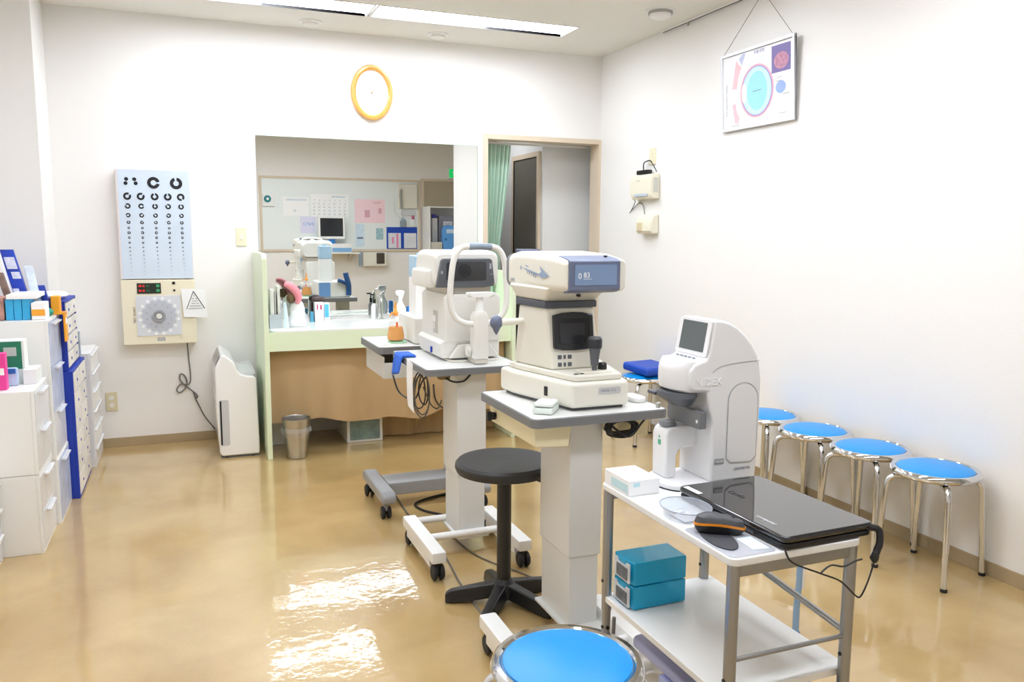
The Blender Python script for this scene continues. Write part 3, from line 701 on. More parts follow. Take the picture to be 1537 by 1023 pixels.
hd = MB().loft([sec(3.495, 1.036, 1.322, 1.19, 1.33, .025), sec(3.51, 1.028, 1.33, 1.184, 1.342, .03), sec(3.62, 1.026, 1.334, 1.182, 1.35, .03), sec(3.80, 1.03, 1.33, 1.186, 1.346, .035), sec(3.87, 1.045, 1.315, 1.20, 1.325, .04)], bevel=0)
hd.box(1.0, 1.05, 3.54, 3.80, 1.178, 1.262, .016)
obj('head', hd, OFFW, a1)
obj('window_panel', MB().prism([(1.028, 1.184), (1.053, 1.302), (1.062, 1.312), (1.282, 1.312), (1.292, 1.304), (1.305, 1.20), (1.298, 1.187), (1.25, 1.182)], 'y', 3.474, 3.50, .005), DGREY, a1, 'dark grey face panel')
obj('window', MB().plate(rr(1.075, 1.262, 1.213, 1.297, .012), FRONT((0, 3.4735, 0)), .002), mat('smoky_window', '3f4043', .1), a1)
obj('lens', MB().annulus(FRONT((1.16, 3.4712, 1.258)), 0, 0, .03, .022, t=.003).annulus(FRONT((1.16, 3.4712, 1.258)), 0, 0, .019, .0005, t=.001), mat('lens_black', '2c2c2f', .15), a1)
obj('side_marks', MB().box(1.278, 1.287, 3.472, 3.475, 1.265, 1.29).box(1.284, 1.292, 3.472, 3.475, 1.24, 1.243).box(1.05, 1.058, 3.472, 3.475, 1.245, 1.258), mat('pale_print', 'a9abb0', .5), a1)
obj('top_bump', MB().ball((1.17, 3.60, 1.35), .026, .03, .014), mat('putty_plastic', 'cdc7bb'), a1)
obj('side_slot', MB().box(1.0665, 1.072, 3.60, 3.66, .965, 1.07, .002), mat('slot_shadow_grey', 'c3c0b8', .5), a1)
obj('slot_lever', MB().box(1.058, 1.07, 3.615, 3.635, 1.02, 1.045, .003).tube([(1.0655, 3.63, 1.02), (1.0655, 3.63, .985)], .004, 8), WHITE, a1)
obj('switch', MB().box(1.049, 1.056, 3.64, 3.652, .872, .90, .001), NAVY, a1)
YC = 3.385
lp = [(1.178, YC, 1.026), (1.122, YC, 1.036), (1.079, YC, 1.072), (1.064, YC, 1.145), (1.07, YC, 1.24), (1.083, YC, 1.315), (1.112, YC, 1.358), (1.155, YC, 1.367), (1.20, YC, 1.368), (1.25, YC, 1.366), (1.29, YC, 1.352), (1.313, YC, 1.31), (1.322, YC, 1.24), (1.327, YC, 1.145), (1.315, YC, 1.08), (1.275, YC, 1.04), (1.222, YC, 1.028)]
fm = obj('chinrest_frame', MB().tube(spline(lp, 5), .0135, 12), OFFW, a1)
obj('forehead_pad', MB().tube(spline([(1.15, YC-.002, 1.3665), (1.2, YC-.002, 1.3675), (1.253, YC-.002, 1.3655)], 4), .0148, 12), mat('grey_blue_pad', '8794a0', .5), fm)
obj('chin_post', MB().loft([lift(rbox(1.168, 1.232, 3.355, 3.43, .008), .875), lift(rbox(1.168, 1.234, 3.357, 3.43, .008), 1.06), lift(rbox(1.18, 1.225, 3.362, 3.42, .012), 1.082)]), OFFW, a1)
obj('post_foot', MB().box(1.17, 1.232, 3.358, 3.47, .8525, .876, .004), mat('putty_plastic', 'cdc7bb'), a1)
obj('side_dial', MB().cyl((1.15, 3.42, .905), (1.168, 3.42, .905), .026, b=.004).cyl((1.146, 3.40, .905), (1.15, 3.40, .905), .01), OFFW, a1)
obj('chin_stem', MB().cyl((1.202, 3.392, 1.08), (1.202, 3.392, 1.15), .018), WHITE, a1)
cr = []
for k in range(28):
    a = 2*pi*k/28; cr.append((1.203+.066*cos(a), 3.392+(.034*sin(a) if sin(a) > 0 else .026*sin(a)+.012*cos(a)**2*-1), 0))
obj('chin_cup', MB().loft([[(1.203+(p[0]-1.203)*.75, p[1], 1.146) for p in cr], [(p[0], p[1], 1.155) for p in cr], [(p[0], p[1], 1.166) for p in cr], [(1.203+(p[0]-1.203)*.85, 3.39+(p[1]-3.39)*.8, 1.162) for p in cr]]), WHITE, a1)
card('eye_drop_tissue', 1.345, 1.362, 3.60, 3.74, .8511, .853, mat('pink_tissue', 'ecd9e6', .8), 'pale pink tissue lying on the chinrest table right of the instrument', 'tissue', b=.0005)

# ------------------------------------------------------------------ keratometer (table 2), operator side to the camera
a2 = thing('keratometer', 'cream eye instrument with blue display head, screen and joystick', 'instrument', (1.27, 2.6, .841))
BP = [(1.072, 2.80), (1.08, 2.70), (1.165, 2.376), (1.378, 2.376), (1.466, 2.70), (1.474, 2.80)]
def inset(P, k, dy=0): 
    cx = sum(p[0] for p in P)/len(P); cy = sum(p[1] for p in P)/len(P)
    return [(cx+(p[0]-cx)*k, cy+(p[1]-cy)*k+dy) for p in P]
obj('foot', MB().prism(inset(BP, .9), 'z', .8408, .852), DGREY, a2)
obj('base', MB().prism(BP, 'z', .85, .935, .014), CREAM, a2)
DK = [(1.10, 2.78), (1.105, 2.70), (1.185, 2.40), (1.362, 2.40), (1.44, 2.70), (1.445, 2.78)]
obj('control_deck', MB().prism(DK, 'z', .9352, .956, .006), CREAM, a2)
obj('joystick_dish', MB().prism(rr(1.225, 1.352, 2.425, 2.505, .03), 'z', .956, .9605, .002), mat('cream_light', 'efeadb', .3), a2)
BB = [(1.112, 2.76), (1.16, 2.532), (1.35, 2.532), (1.40, 2.76)]; BT = [(1.118, 2.73), (1.143, 2.548), (1.328, 2.548), (1.372, 2.73)]
obj('body', MB().loft([lift(BB, .956), lift(BT, 1.172)], bevel=.01), CREAM, a2)
obj('collar', MB().prism([(1.109, 2.74), (1.136, 2.54), (1.335, 2.54), (1.38, 2.74)], 'z', 1.170, 1.194, .004), mat('collar_slate', '4d515b', .4), a2)
obj('neck', MB().loft([lift([(1.112, 2.74), (1.139, 2.546), (1.332, 2.546), (1.376, 2.74)], 1.193), lift([(1.10, 2.80), (1.118, 2.47), (1.35, 2.47), (1.374, 2.80)], 1.245)], bevel=.012), CREAM, a2)
def hs(y, x0, x1, z0, z1, r): return [(p[0], y, p[1]) for p in rr(x0, x1, z0, z1, r, 6)]
obj('head', MB().loft([hs(2.362, 1.134, 1.345, 1.243, 1.337, .018), hs(2.372, 1.128, 1.351, 1.237, 1.343, .022), hs(2.47, 1.122, 1.356, 1.231, 1.357, .028), hs(2.65, 1.12, 1.358, 1.229, 1.363, .03), hs(2.78, 1.122, 1.354, 1.226, 1.36, .03), hs(2.855, 1.127, 1.348, 1.226, 1.35, .03)]), CREAM, a2)
obj('rear_band', MB().loft([hs(2.855, 1.124, 1.35, 1.222, 1.352, .03), hs(2.885, 1.13, 1.345, 1.225, 1.348, .03)]), mat('band_grey', '83868c', .45), a2)
# blue wrap-around display frame
wf = [(2.353, 1.243), (2.353, 1.336), (2.372, 1.3445), (2.44, 1.353), (2.44, 1.347), (2.375, 1.336), (2.375, 1.245), (2.40, 1.236), (2.40, 1.231), (2.372, 1.235)]
obj('display_frame', MB().prism(wf, 'x', 1.138, 1.322, .003), SLATE, a2)
obj('display', MB().plate(rr(1.156, 1.308, 1.259, 1.325, .004), FRONT((0, 2.3528, 0)), .0015), mat('blue_display', '7d94b6', .25), a2)
text('0', FRONT((1.167, 2.3512, 1.288)), .027, PAPER, a2); text('83', FRONT((1.186, 2.3512, 1.291)), .024, PAPER, a2)
obj('underline', MB().box(1.186, 1.216, 2.3505, 2.3515, 1.2785, 1.2798), PAPER, a2)
obj('top_cap', MB().prism(rr(1.15, 1.22, 2.76, 2.86, .02), 'z', 1.353, 1.366, .004), mat('dark_slate', '46506e', .4), a2)
obj('sensor_dot', MB().cyl((1.29, 2.40, 1.347), (1.29, 2.40, 1.353), .006).cyl((1.245, 2.512, 1.215), (1.245, 2.495, 1.215), .005), BLACK, a2)
# leaf emblem on the left of the head
lf = SIDEL((1.1198, 0, 0))
def lp2(pts): return [(-p[0], p[1]) for p in pts]
em = MB(); efr = ((1.1195, 0, 0), (0, -1, 0), (0, 0, 1))
em.plate(lp2([(2.475, 1.284), (2.515, 1.300), (2.548, 1.313), (2.535, 1.295), (2.56, 1.285), (2.53, 1.274), (2.50, 1.277)]), efr, .001)
em.plate(lp2([(2.56, 1.288), (2.66, 1.30), (2.70, 1.304), (2.66, 1.294), (2.56, 1.281)]), efr, .001)
for k in range(5):
    y = 2.575+.018*k; em.plate(lp2([(y, 1.285+.002*k), (y+.008, 1.286+.002*k), (y+.012, 1.272+.003*k)]), efr, .001)
em.plate(lp2([(2.64, 1.309), (2.675, 1.315), (2.665, 1.308)]), efr, .001).annulus(efr, -2.715, 1.303, .006, .004)
obj('leaf_emblem', em, mat('emblem_blue', '93a4c0', .4), a2)
wl = MB()
for a_, b_ in zip(spline([(2.512, 1.321, 0), (2.49, 1.314, 0), (2.455, 1.283, 0)], 6)[:-1], spline([(2.512, 1.321, 0), (2.49, 1.314, 0), (2.455, 1.283, 0)], 6)[1:]):
    stroke(wl, (-a_.x, a_.y), (-b_.x, b_.y), .003, efr, .001)
obj('emblem_highlight', wl, WHITEG, a2)
text('NIDEK', ((1.1198, 2.815, 1.255), (0, -1, 0), (0, 0, 1)), .014, INKG, a2)
# operator screen, slightly tilted on the sloping front
def bf(z): return 2.532+.016*(z-.956)/.216
sl = Vector((0, .016, .216)).normalized()
sfr = ((0, bf(1.09)-.010, 1.09), (1, 0, 0), tuple(sl))
bez = [(1.168, -.055), (1.17, -.06), (1.20, -.066), (1.245, -.068), (1.29, -.066), (1.318, -.06), (1.321, -.055), (1.318, .05), (1.316, .056), (1.28, .063), (1.243, .065), (1.20, .063), (1.168, .056), (1.166, .05)]
o_, u_, v_ = (Vector(q) for q in sfr); nn = Vector((0, -1, 0))
obj('screen_bezel', MB().loft([[o_+u_*p[0]+v_*p[1]+Vector((0, .012, 0)) for p in bez], [o_+u_*p[0]+v_*p[1] for p in bez], [o_+u_*(1.243+(p[0]-1.243)*.96)+v_*(p[1]*.95)-Vector((0, .003, 0)) for p in bez]]), mat('dark_bezel', '26272b', .3), a2)
obj('screen', MB().plate(rr(1.185, 1.302, -.043, .043, .006), ((0, o_.y-.0032, o_.z), u_, v_), .0012), mat('black_screen', '101114', .12), a2)
obj('screen_glow_area', MB().plate(rr(1.19, 1.283, -.042, .028, .003), ((0, o_.y-.0046, o_.z), u_, v_), .0004), mat('soft_black', '2d2e34', .2), a2)  # slightly lighter black rectangle laid over the screen
bm_ = MB(); 
for i in range(3):
    for j in range(2):
        x = 1.192+.019*i; z = 1.0-.026*j; w = .007 if i != 1 else .004
        bm_.box(x-w, x+w, bf(z)-.0035, bf(z)+.004, z-.007, z+.007, .001)
obj('buttons', bm_, DGREY, a2)
obj('deck_buttons', MB().box(1.196, 1.212, 2.425, 2.431, .9565, .9585).box(1.218, 1.232, 2.425, 2.431, .9565, .9585), BLACK, a2)
JX, JY = 1.29, 2.462
jb = obj('joystick', MB().lathe([(.009, .956), (.009, .975), (.013, .978), (.015, 1.0), (.019, 1.03), (.0235, 1.04), (.024, 1.07), (.020, 1.076), (.001, 1.077)], (JX, JY, 0), 24), DGREY, a2)
obj('grip_top', MB().lathe([(.0238, 1.038), (.0248, 1.045), (.0248, 1.066), (.021, 1.0745), (.001, 1.0775)], (JX, JY, 0), 24), mat('grip_black', '2f3036', .4), jb)
obj('lock_knob', MB().lathe([(.014, .956), (.016, .962), (.016, .978), (.012, .984), (.001, .985)], (1.327, 2.475, 0), 18), BLACK, a2)
obj('name_plate', MB().plate(rr(1.262, 1.345, .893, .917, .006), FRONT((0, 2.3758, 0)), .0015), mat('plate_grey', 'c8c8c6', .4), a2)
text('NIDEK CO.', FRONT((1.269, 2.3742, .905)), .012, INKG, a2)
# power switch on the chamfered left flank
obj('power_switch', MB().box(-.008, .008, -.003, .001, -.016, .016, .001, M=Matrix.Translation((1.1295, 2.508, .89)) @ Matrix.Rotation(math.atan2(-.324, .085), 4, 'Z')), BLACK, a2)
# patient side: chinrest frame and lever arm
obj('arm', MB().cyl((1.035, 2.72, 1.107), (1.125, 2.70, 1.112), .012), CREAM, a2)
obj('arm_knob', MB().ball((1.028, 2.722, 1.107), .024, .022, .026, 18).lathe([(.016, 1.09), (.009, 1.075), (.001, 1.062)], (1.028, 2.722, 0), 14), SLATE, a2)
obj('forehead_pad', MB().box(1.17, 1.31, 2.886, 2.912, 1.30, 1.338, .01), mat('navy_pad', '1d4f88', .5), a2)
obj('patient_plate', MB().box(1.16, 1.315, 2.765, 2.775, .99, 1.16, .004), mat('patient_blue', '6f9ccf', .4), a2)
# small things on table 2
bx_ = thing('lens_case', 'pale translucent case lying on the near table by the cream base', 'case', (1.085, 2.40, .841))
M_ = Matrix.Translation((1.088, 2.415, .8408)) @ Matrix.Rotation(R(-38), 4, 'Z')
obj('body', MB().box(-.034, .034, -.05, .05, 0, .022, .006, M=M_), mat('mint_white', 'e3ece6', .35), bx_)
obj('lid', MB().box(-.033, .033, -.049, .049, .023, .036, .010, 3, M=M_), mat('mint_white_lid', 'e9f0ea', .3), bx_)
od = thing('eye_occluder', 'white occluder paddle on the right of the near table', 'occluder', (1.46, 2.48, .841))
obj('paddle', MB().prism(rr(1.432, 1.486, 2.43, 2.53, .025), 'z', .8412, .858, .004), WHITE, od)
obj('rim_base', MB().prism(rr(1.434, 1.488, 2.425, 2.525, .025), 'z', .8405, .8412), LGREY, od)
obj('corner_knob', MB().cyl((1.475, 2.345, .8405), (1.475, 2.345, .858), .008, b=.002), STEEL, t2)

# ------------------------------------------------------------------ black stool
BX, BY, BZ = 1.10, 2.82, .042
bs = thing('swivel_stool', 'black round swivel stool with five star feet', 'stool', (BX, BY, 0))
obj('seat', MB().lathe([(.001, .478+BZ), (.155, .478+BZ), (.182, .487+BZ), (.189, .503+BZ), (.187, .518+BZ), (.178, .528+BZ), (.145, .530+BZ), (.001, .524+BZ)], (BX, BY, 0), 48), BLACKM, bs)
obj('upper_post', MB().cyl((BX, BY, .36), (BX, BY, .478+BZ), .019).cyl((BX, BY, .495), (BX, BY, .478+BZ), .03), BLACK, bs)
obj('post', MB().cyl((BX, BY, .08), (BX, BY, .49), .028, b=.003), mat('black_satin', '1e1d1c', .35), bs)
obj('lever', MB().tube([(BX+.02, BY-.01, .51), (BX+.09, BY-.04, .505), (BX+.13, BY-.055, .49)], [.006, .007, .009], 8), BLACK, bs)
obj('hub', MB().lathe([(.055, .03), (.055, .06), (.04, .085), (.029, .10)], (BX, BY, 0), 24), BLACK, bs)
for k in range(5):
    a = R(158+72*k); d = Vector((cos(a), sin(a), 0)); p = Vector((-d.y, d.x, 0)); c = Vector((BX, BY, 0))
    def sect(r, w, z0, z1): return [c+d*r+p*w+ZP*z0, c+d*r-p*w+ZP*z0, c+d*r-p*w*.75+ZP*z1, c+d*r+p*w*.75+ZP*z1]
    obj('foot', MB().loft([sect(.03, .03, .03, .085), sect(.11, .026, .015, .07), sect(.205, .022, 0, .05), sect(.228, .018, 0, .036)], bevel=.006), BLACK, bs)

# ------------------------------------------------------------------ blue chrome stools
def make_stool(loc, label, rz=0):
    x, y = loc; g = 'round blue stools with chrome legs'
    s = thing('round_stool', label, 'stool', (x, y, 0), g)
    obj('seat_pad', MB().lathe([(.001, .435), (.15, .435), (.153, .447), (.148, .456), (.125, .465), (.07, .471), (.001, .473)], (x, y, 0), 56), BLUEPAD, s)
    obj('seat_ring', MB().lathe([(.148, .428), (.165, .428), (.173, .434), (.177, .443), (.174, .452), (.168, .458), (.157, .458), (.151, .452)], (x, y, 0), 56).lathe([(.001, .428), (.15, .428), (.15, .434), (.001, .434)], (x, y, 0), 40), CHROME, s)
    for k in range(4):
        a = R(45+90*k); d = Vector((cos(a), sin(a), 0)); c = Vector((x, y, 0))
        pts = spline([c+d*.06+ZP*.413, c+d*.13+ZP*.413, c+d*.165+ZP*.408, c+d*.185+ZP*.385, c+d*.190+ZP*.35], 6)+[c+d*.213+ZP*.012]
        lg = obj('leg', MB().tube(pts, .0125, 14), CHROME, s)
        obj('foot_cap', MB().cyl(c+d*.2135+ZP*0, c+d*.2125+ZP*.014, .0138, n=14), BLACKR, lg)
    s.rotation_euler.z = rz
    return s
st = make_stool((2.905, 2.445), 'blue chrome stool against the right wall, nearest to the camera of that row', R(12))
dup(st, (2.912, 2.807, 0), R(10), 'blue chrome stool second from the front in the row along right wall')
dup(st, (2.915, 3.171, 0), R(14), 'blue chrome stool third from the front in the row along right wall')
dup(st, (2.918, 3.545, 0), R(8), 'blue chrome stool farthest in the row, half hidden by white lens instrument')
dup(st, (.776, 1.586, 0), R(20), 'blue round chrome stool in the foreground at the bottom of the photo')
dup(st, (2.925, 4.84, 0), R(0), 'far stool under a royal blue cushion behind the near table')
cu_ = thing('seat_cushion', 'royal blue square cushion lying tilted on the far stool', 'cushion', (2.96, 4.84, .474))
Mc = Matrix.Translation((2.962, 4.84, .480)) @ Matrix.Rotation(R(8), 4, 'Z') @ Matrix.Rotation(R(3), 4, 'X')
obj('pad', MB().box(-.13, .13, -.14, .14, 0, .058, .02, 3, M=Mc), ROYAL, cu_)
# ------------------------------------------------------------------ trolley
tr_ = thing('trolley', 'grey tube trolley with two white shelves carrying the laptop', 'trolley', (1.265, 1.70, 0))
TX0, TX1, TY0, TY1, TZ = 1.08, 1.45, 1.40, 2.01, .72
obj('top_shelf', MB().prism(rr(TX0, TX1, TY0, TY1, .02), 'z', TZ-.018, TZ, .003), mat('white_shelf_board', 'efefed', .3), tr_)
obj('lower_shelf', MB().prism(rr(TX0+.008, TX1+.01, TY0+.03, TY1-.01, .004), 'z', .368, .386, .002), mat('white_shelf_board', 'efefed'), tr_)
posts = [(TX0+.018, TY0+.018), (TX1-.018, TY0+.018), (TX0+.018, TY1-.018), (TX1-.018, TY1-.018)]
for x, y in posts:
    pz = obj('post', MB().cyl((x, y, .34), (x, y, TZ-.018), .0145).cyl((x, y, .03), (x, y, .34), .0128).box(x-.012, x+.012, y-.012, y+.012, .0, .03, .005), ALU, tr_)
    obj('bolts', MB().cyl((x-.002, y-.0155, .29), (x-.002, y-.012, .29), .005, n=10).cyl((x-.0155, y-.002, .29), (x-.012, y-.002, .29), .005, n=10).cyl((x-.0165, y, .43), (x-.012, y, .43), .005, n=10), BLACK, pz)
x0, y0 = posts[0]; x1, y1 = posts[3]
obj('apron_rail', MB().box(x0+.012, x1-.012, y0-.008, y0+.008, TZ-.048, TZ-.018, .003), ALU, tr_)
obj('apron_rail', MB().box(x1-.008, x1+.008, y0+.012, y1-.012, TZ-.048, TZ-.018, .003), ALU, tr_)
obj('apron_rail', MB().box(x0+.012, x1-.012, y1-.008, y1+.008, TZ-.048, TZ-.018, .003), ALU, tr_)
obj('cross_rod', MB().cyl((x0+.010, y0, .475), (x1-.010, y0, .475), .0055), ALU, tr_)
obj('cross_rod', MB().cyl((x1, y0+.012, .485), (x1, y1-.012, .54), .0085), ALU, tr_)
ps = thing('plastic_strip', 'bluish clear plastic tube strip standing on the floor behind the trolley', 'strip', (1.99, 2.205, 0))
obj('foot', MB().box(1.978, 2.002, 2.193, 2.217, 0, .012, .003), clear('bluish_film', '8fb8e2', .75, .15), ps)
obj('tube', MB().tube([(1.990, 2.205, .012), (1.989, 2.205, .10), (1.994, 2.205, .19), (1.994, 2.205, .292)], [.012, .0115, .011, .011], 12), clear('bluish_film', '8fb8e2'), ps)
obj('white_tape', MB().box(2.001, 2.011, 2.195, 2.201, .17, .295, .002), PAPER, ps, 'white tape along the upper half')

# storage box under the trolley
sb = thing('storage_box', 'clear storage box with lavender lid under the trolley', 'storage box', (1.285, 1.69, 0))
obj('body', MB().loft([lift(rr(1.15, 1.405, 1.50, 1.87, .02), .004), lift(rr(1.135, 1.42, 1.485, 1.885, .02), .27)]), CLEARP, sb)
LAV = clear('lavender_plastic', 'bcc4f4', .92, .25)
obj('lid', MB().prism(rr(1.128, 1.437, 1.468, 1.90, .02), 'z', .27, .30, .008), LAV, sb, 'lavender lid')
for x in (1.13, 1.425):
    obj('clip', MB().box(x-.012, x+.012, 1.64, 1.74, .225, .268, .004), LAV, sb)
cn = MB()
for k in range(7): cn.box(1.17+.03*k, 1.19+.03*k, 1.53, 1.83-.02*(k % 3), .008, .19+.02*(k % 2), .003)
obj('contents', cn, mat('grey_beige_contents', 'a39a92', .7, var=.25, vscale=14), sb)
single('dangling_lead', MB().tube(spline([(1.075, 1.905, .36), (1.07, 1.90, .30), (1.06, 1.895, .24), (1.05, 1.89, .18)], 6), .0055, 8), CABLEG, 'short dark cord hanging beside the lower shelf next to the blue stool', 'cord')

# teal drawers
td = thing('drawer_chest', 'small teal translucent two drawer chest on the lower trolley shelf', 'drawer chest', (1.20, 1.93, .3865))
TEALS = TEAL
for i, z in enumerate((.388, .457)):
    bd_ = obj('case', MB().prism([(1.116, 1.868), (1.285, 1.87), (1.288, 1.974), (1.112, 1.974), (1.108, 1.95), (1.107, 1.92)], 'z', z, z+.066, .004), TEALS, td)
    dd = obj('drawer', MB().prism([(1.876, z+.006), (1.962, z+.006), (1.965, z+.060), (1.946, z+.062), (1.938, z+.052), (1.90, z+.052), (1.893, z+.062), (1.876, z+.062)], 'x', 1.1025, 1.107, .001), FROST, bd_)
    obj('window', MB().box(1.1008, 1.1026, 1.885, 1.945, z+.012, z+.047, .001), mat('slate_window', '62686e', .6, var=.3, vscale=40), dd)
    obj('contents', MB().box(1.14, 1.24, 1.89, 1.965, z+.006, z+.045, .004), mat('teal_contents', '4aa9bd', .6, var=.2, vscale=30), td)
# tissue box
tb = thing('tissue_box', 'white and pale blue tissue box on the back corner of the trolley', 'tissue box', (1.14, 1.935, .7205))
obj('carton', MB().box(1.085, 1.182, 1.86, 1.995, .7203, .763, .002), PAPER, tb)
obj('blue_print', MB().box(1.0842, 1.0852, 1.865, 1.955, .728, .752).box(1.10, 1.12, 1.8592, 1.8602, .745, .757), mat('pale_cyan_print', 'c6e6ee', .6), tb)
obj('top_print', MB().plate(rr(1.092, 1.135, 1.87, 1.985, .01), TOPF((0, 0, .7631)), .0005), mat('top_pale_print', 'e3f1f4', .6), tb)

# ------------------------------------------------------------------ lens meter
lm = thing('lens_meter', 'white curved lens meter with tilted grey screen on the trolley', 'instrument', (1.36, 1.93, .7205))
Y0, Y1 = 1.845, 2.005
LMW = mat('lens_meter_white', 'e9e9ea', .35)
arc = [(1.332, 1.192), (1.36, 1.1905), (1.385, 1.183), (1.414, 1.166), (1.44, 1.144), (1.463, 1.118), (1.48, 1.09), (1.49, 1.06), (1.496, 1.02), (1.497, .95), (1.496, .84), (1.490, .735)]
side = [(1.490, .735), (1.336, .735), (1.336, .91), (1.322, .965), (1.318, .993), (1.30, .996), (1.275, .997), (1.262, 1.003), (1.257, 1.02), (1.258, 1.055), (1.272, 1.073), (1.31, 1.085), (1.318, 1.10)]+arc[:-1]
bodyloop = [(p[0], p[1]) for p in side]
obj('body', MB().prism(bodyloop, 'y', Y0, Y1, .009), LMW, lm)
nose = []
for z, k in ((.994, .75), (1.0, .95), (1.02, 1), (1.05, 1), (1.066, .93), (1.078, .7)):
    lo = []
    for q in range(17):
        a = pi/2+pi*q/16
        lo.append((1.275+.048*k*cos(a)*(1 if abs(sin(a)) < .97 else 1), (Y0+Y1)/2+.076*sin(a)*(.8+.2*k), z))
    lo += [(1.30, Y0+.006, z), (1.30, Y1-.006, z)] if False else [(1.305, lo[-1][1], z), (1.305, lo[0][1], z)]
    nose.append(lo)
obj('nose', MB().loft(nose), LMW, lm)
# screen on the sloping face
b0, b1 = Vector((1.314, 0, 1.093)), Vector((1.331, 0, 1.190))
vv = (b1-b0).normalized(); nrm = Vector((-vv.z, 0, vv.x))
sf = lambda off: (Vector((1.314, (Y0+Y1)/2, 1.093))+nrm*off, Vector((0, -1, 0)), vv)
obj('screen_bezel', MB().plate(rr(-.076, .076, -.004, .098, .008), sf(.0005), .004), LMW, lm)
obj('screen', MB().plate(rr(-.058, .058, .008, .090, .002), sf(.0045), .0012), SCREENG, lm, 'grey screen')
kb = MB()
for k in range(5): kb.box(-.05+.02*k, -.038+.02*k, -.0, .004, 0, .003, M=Matrix.Translation((1.296, (Y0+Y1)/2, 1.0825)) @ Matrix.Rotation(R(-90), 4, 'Z') @ Matrix.Rotation(R(15), 4, 'X'))
obj('keys', kb, INKG, lm)
text('NIDEK', FRONT((1.275, Y0-.0003, 1.022)), .030, mat('embossed_white', 'f6f6f6', .3), lm, 'embossed_lettering', t=.0015)
# side cover arch groove
cv = [(1.385, .80)]+[(1.385, .93)]+[(1.4355-.0505*cos(R(a)), .965+.05*sin(R(a))) for a in range(0, 181, 15)]+[(1.486, .80), (1.47, .785), (1.40, .788)]
gm = MB(); gf = FRONT((0, Y0-.0006, 0))
cp = [Vector((p[0], p[1])) for p in cv]
for a_, b_ in zip(cp, cp[1:]+cp[:1]): stroke(gm, a_, b_, .0018, gf, .0008)
obj('cover_groove', gm, mat('groove_grey', 'b3b4b8', .5), lm)
obj('side_cover', MB().plate([(1.4355+(p.x-1.4355)*.965, .88+(p.y-.88)*.975) for p in cp], gf, .0015), LMW, lm)
gm = MB(); sp = spline([(1.33, 1.048, 0), (1.36, 1.065, 0), (1.43, 1.073, 0), (1.487, 1.075, 0)], 6)
for a_, b_ in zip(sp[:-1], sp[1:]): stroke(gm, (a_.x, a_.y), (b_.x, b_.y), .0014, gf, .0008)
obj('seam', gm, mat('groove_grey', 'b3b4b8'), lm)
obj('rating_plate', MB().plate(rr(1.347, 1.378, .788, .803, .001), FRONT((0, Y0-.0006, 0)), .001), MGREY, lm)
text('NIDEK', FRONT((1.349, Y0-.0018, .7955)), .010, PAPER, lm)
text('LENSMETER', FRONT((1.412, Y0-.0006, .768)), .011, INKG, lm)
# base plate and bridge
bp_ = [(1.50, Y0-.005), (1.50, Y1+.002)]+[(1.255+.05*cos(R(a)), (Y0+Y1)/2+.082*sin(R(a))) for a in range(90, 271, 15)]
obj('base_plate', MB().prism(bp_, 'z', .7225, .738, .005), LMW, lm)
obj('base_gasket', MB().prism(inset(bp_, .985), 'z', .7203, .7225), BLACKR, lm)
br = [(1.237, .737), (1.235, .86), (1.24, .876), (1.254, .883), (1.34, .888), (1.34, .822), (1.29, .822), (1.279, .815), (1.272, .80), (1.272, .737)]
obj('lens_table', MB().prism(br, 'y', 1.918, 1.992, .007), LMW, lm)
obj('table_pad', MB().lathe([(.022, .884), (.024, .888), (.02, .897), (.001, .9)], (1.262, 1.955, 0), 24, 1, 1.2), mat('pad_grey', '7e8187', .45), lm)
obj('green_mark', MB().box(1.2342, 1.2356, 1.945, 1.958, .83, .845).box(1.2342, 1.2356, 1.95, 1.956, .85, .856), mat('green_print', '4fae86', .5), lm)
gb = obj('frame_bar', MB().box(1.288, 1.312, 1.838, 2.0, .893, .94, .003), mat('bar_grey', '76787b', .4), lm, 'dark grey frame bar')
obj('bar_window', MB().box(1.286, 1.2885, 1.845, 1.852, .91, .918), PAPER, gb)
hl = MB()
hl.loft([[(1.262+.05*cos(a), 1.915+.062*sin(a), .992) for a in [2*pi*k/24 for k in range(24)]], [(1.262+.052*cos(a), 1.915+.066*sin(a), .978) for a in [2*pi*k/24 for k in range(24)]], [(1.268+.03*cos(a), 1.905+.04*sin(a), .955) for a in [2*pi*k/24 for k in range(24)]]])
obj('lens_holder', hl, mat('holder_dark', '55585e', .35), lm, 'dark grey lens holder under the nose')
obj('holder_arm', MB().box(1.21, 1.27, 1.945, 1.985, .975, .985, .003), mat('holder_dark', '55585e'), lm)

# ------------------------------------------------------------------ laptop
lt_ = thing('laptop', 'closed glossy black laptop on the trolley', 'laptop', (1.34, 1.6, .7205))
Ml = Matrix.Translation((1.345, 1.605, 0)) @ Matrix.Rotation(R(1.5), 4, 'Z')
GB = mat('glossy_black', '1d1d20', .06, coat=.6)
obj('base', MB().prism(rr(-.133, .133, -.205, .205, .018), 'z', .7225, .737, .004, M=Ml), mat('laptop_base_black', '131315', .3), lt_)
obj('lid', MB().prism(rr(-.135, .135, -.207, .207, .018), 'z', .738, .754, .006, M=Ml), GB, lt_)
obj('side_ports', MB().box(-.1345, -.1325, -.10, .10, .726, .733, M=Ml), DGREY, lt_)
obj('sticker', MB().box(-.128, -.112, .125, .19, .7541, .7547, M=Ml), PAPER, lt_)
R3 = Ml.to_3x3()
text('Lavie', (Ml @ Vector((-.035, .115, .7541)), R3 @ Vector((0, -1, 0)), R3 @ Vector((1, 0, 0))), .03, mat('faint_logo', '35353a', .15), lt_)
text('computer', (Ml @ Vector((-.095, -.065, .7541)), R3 @ Vector((0, -1, 0)), R3 @ Vector((1, 0, 0))), .017, mat('silver_print', 'e2e3e6', .3), lt_)
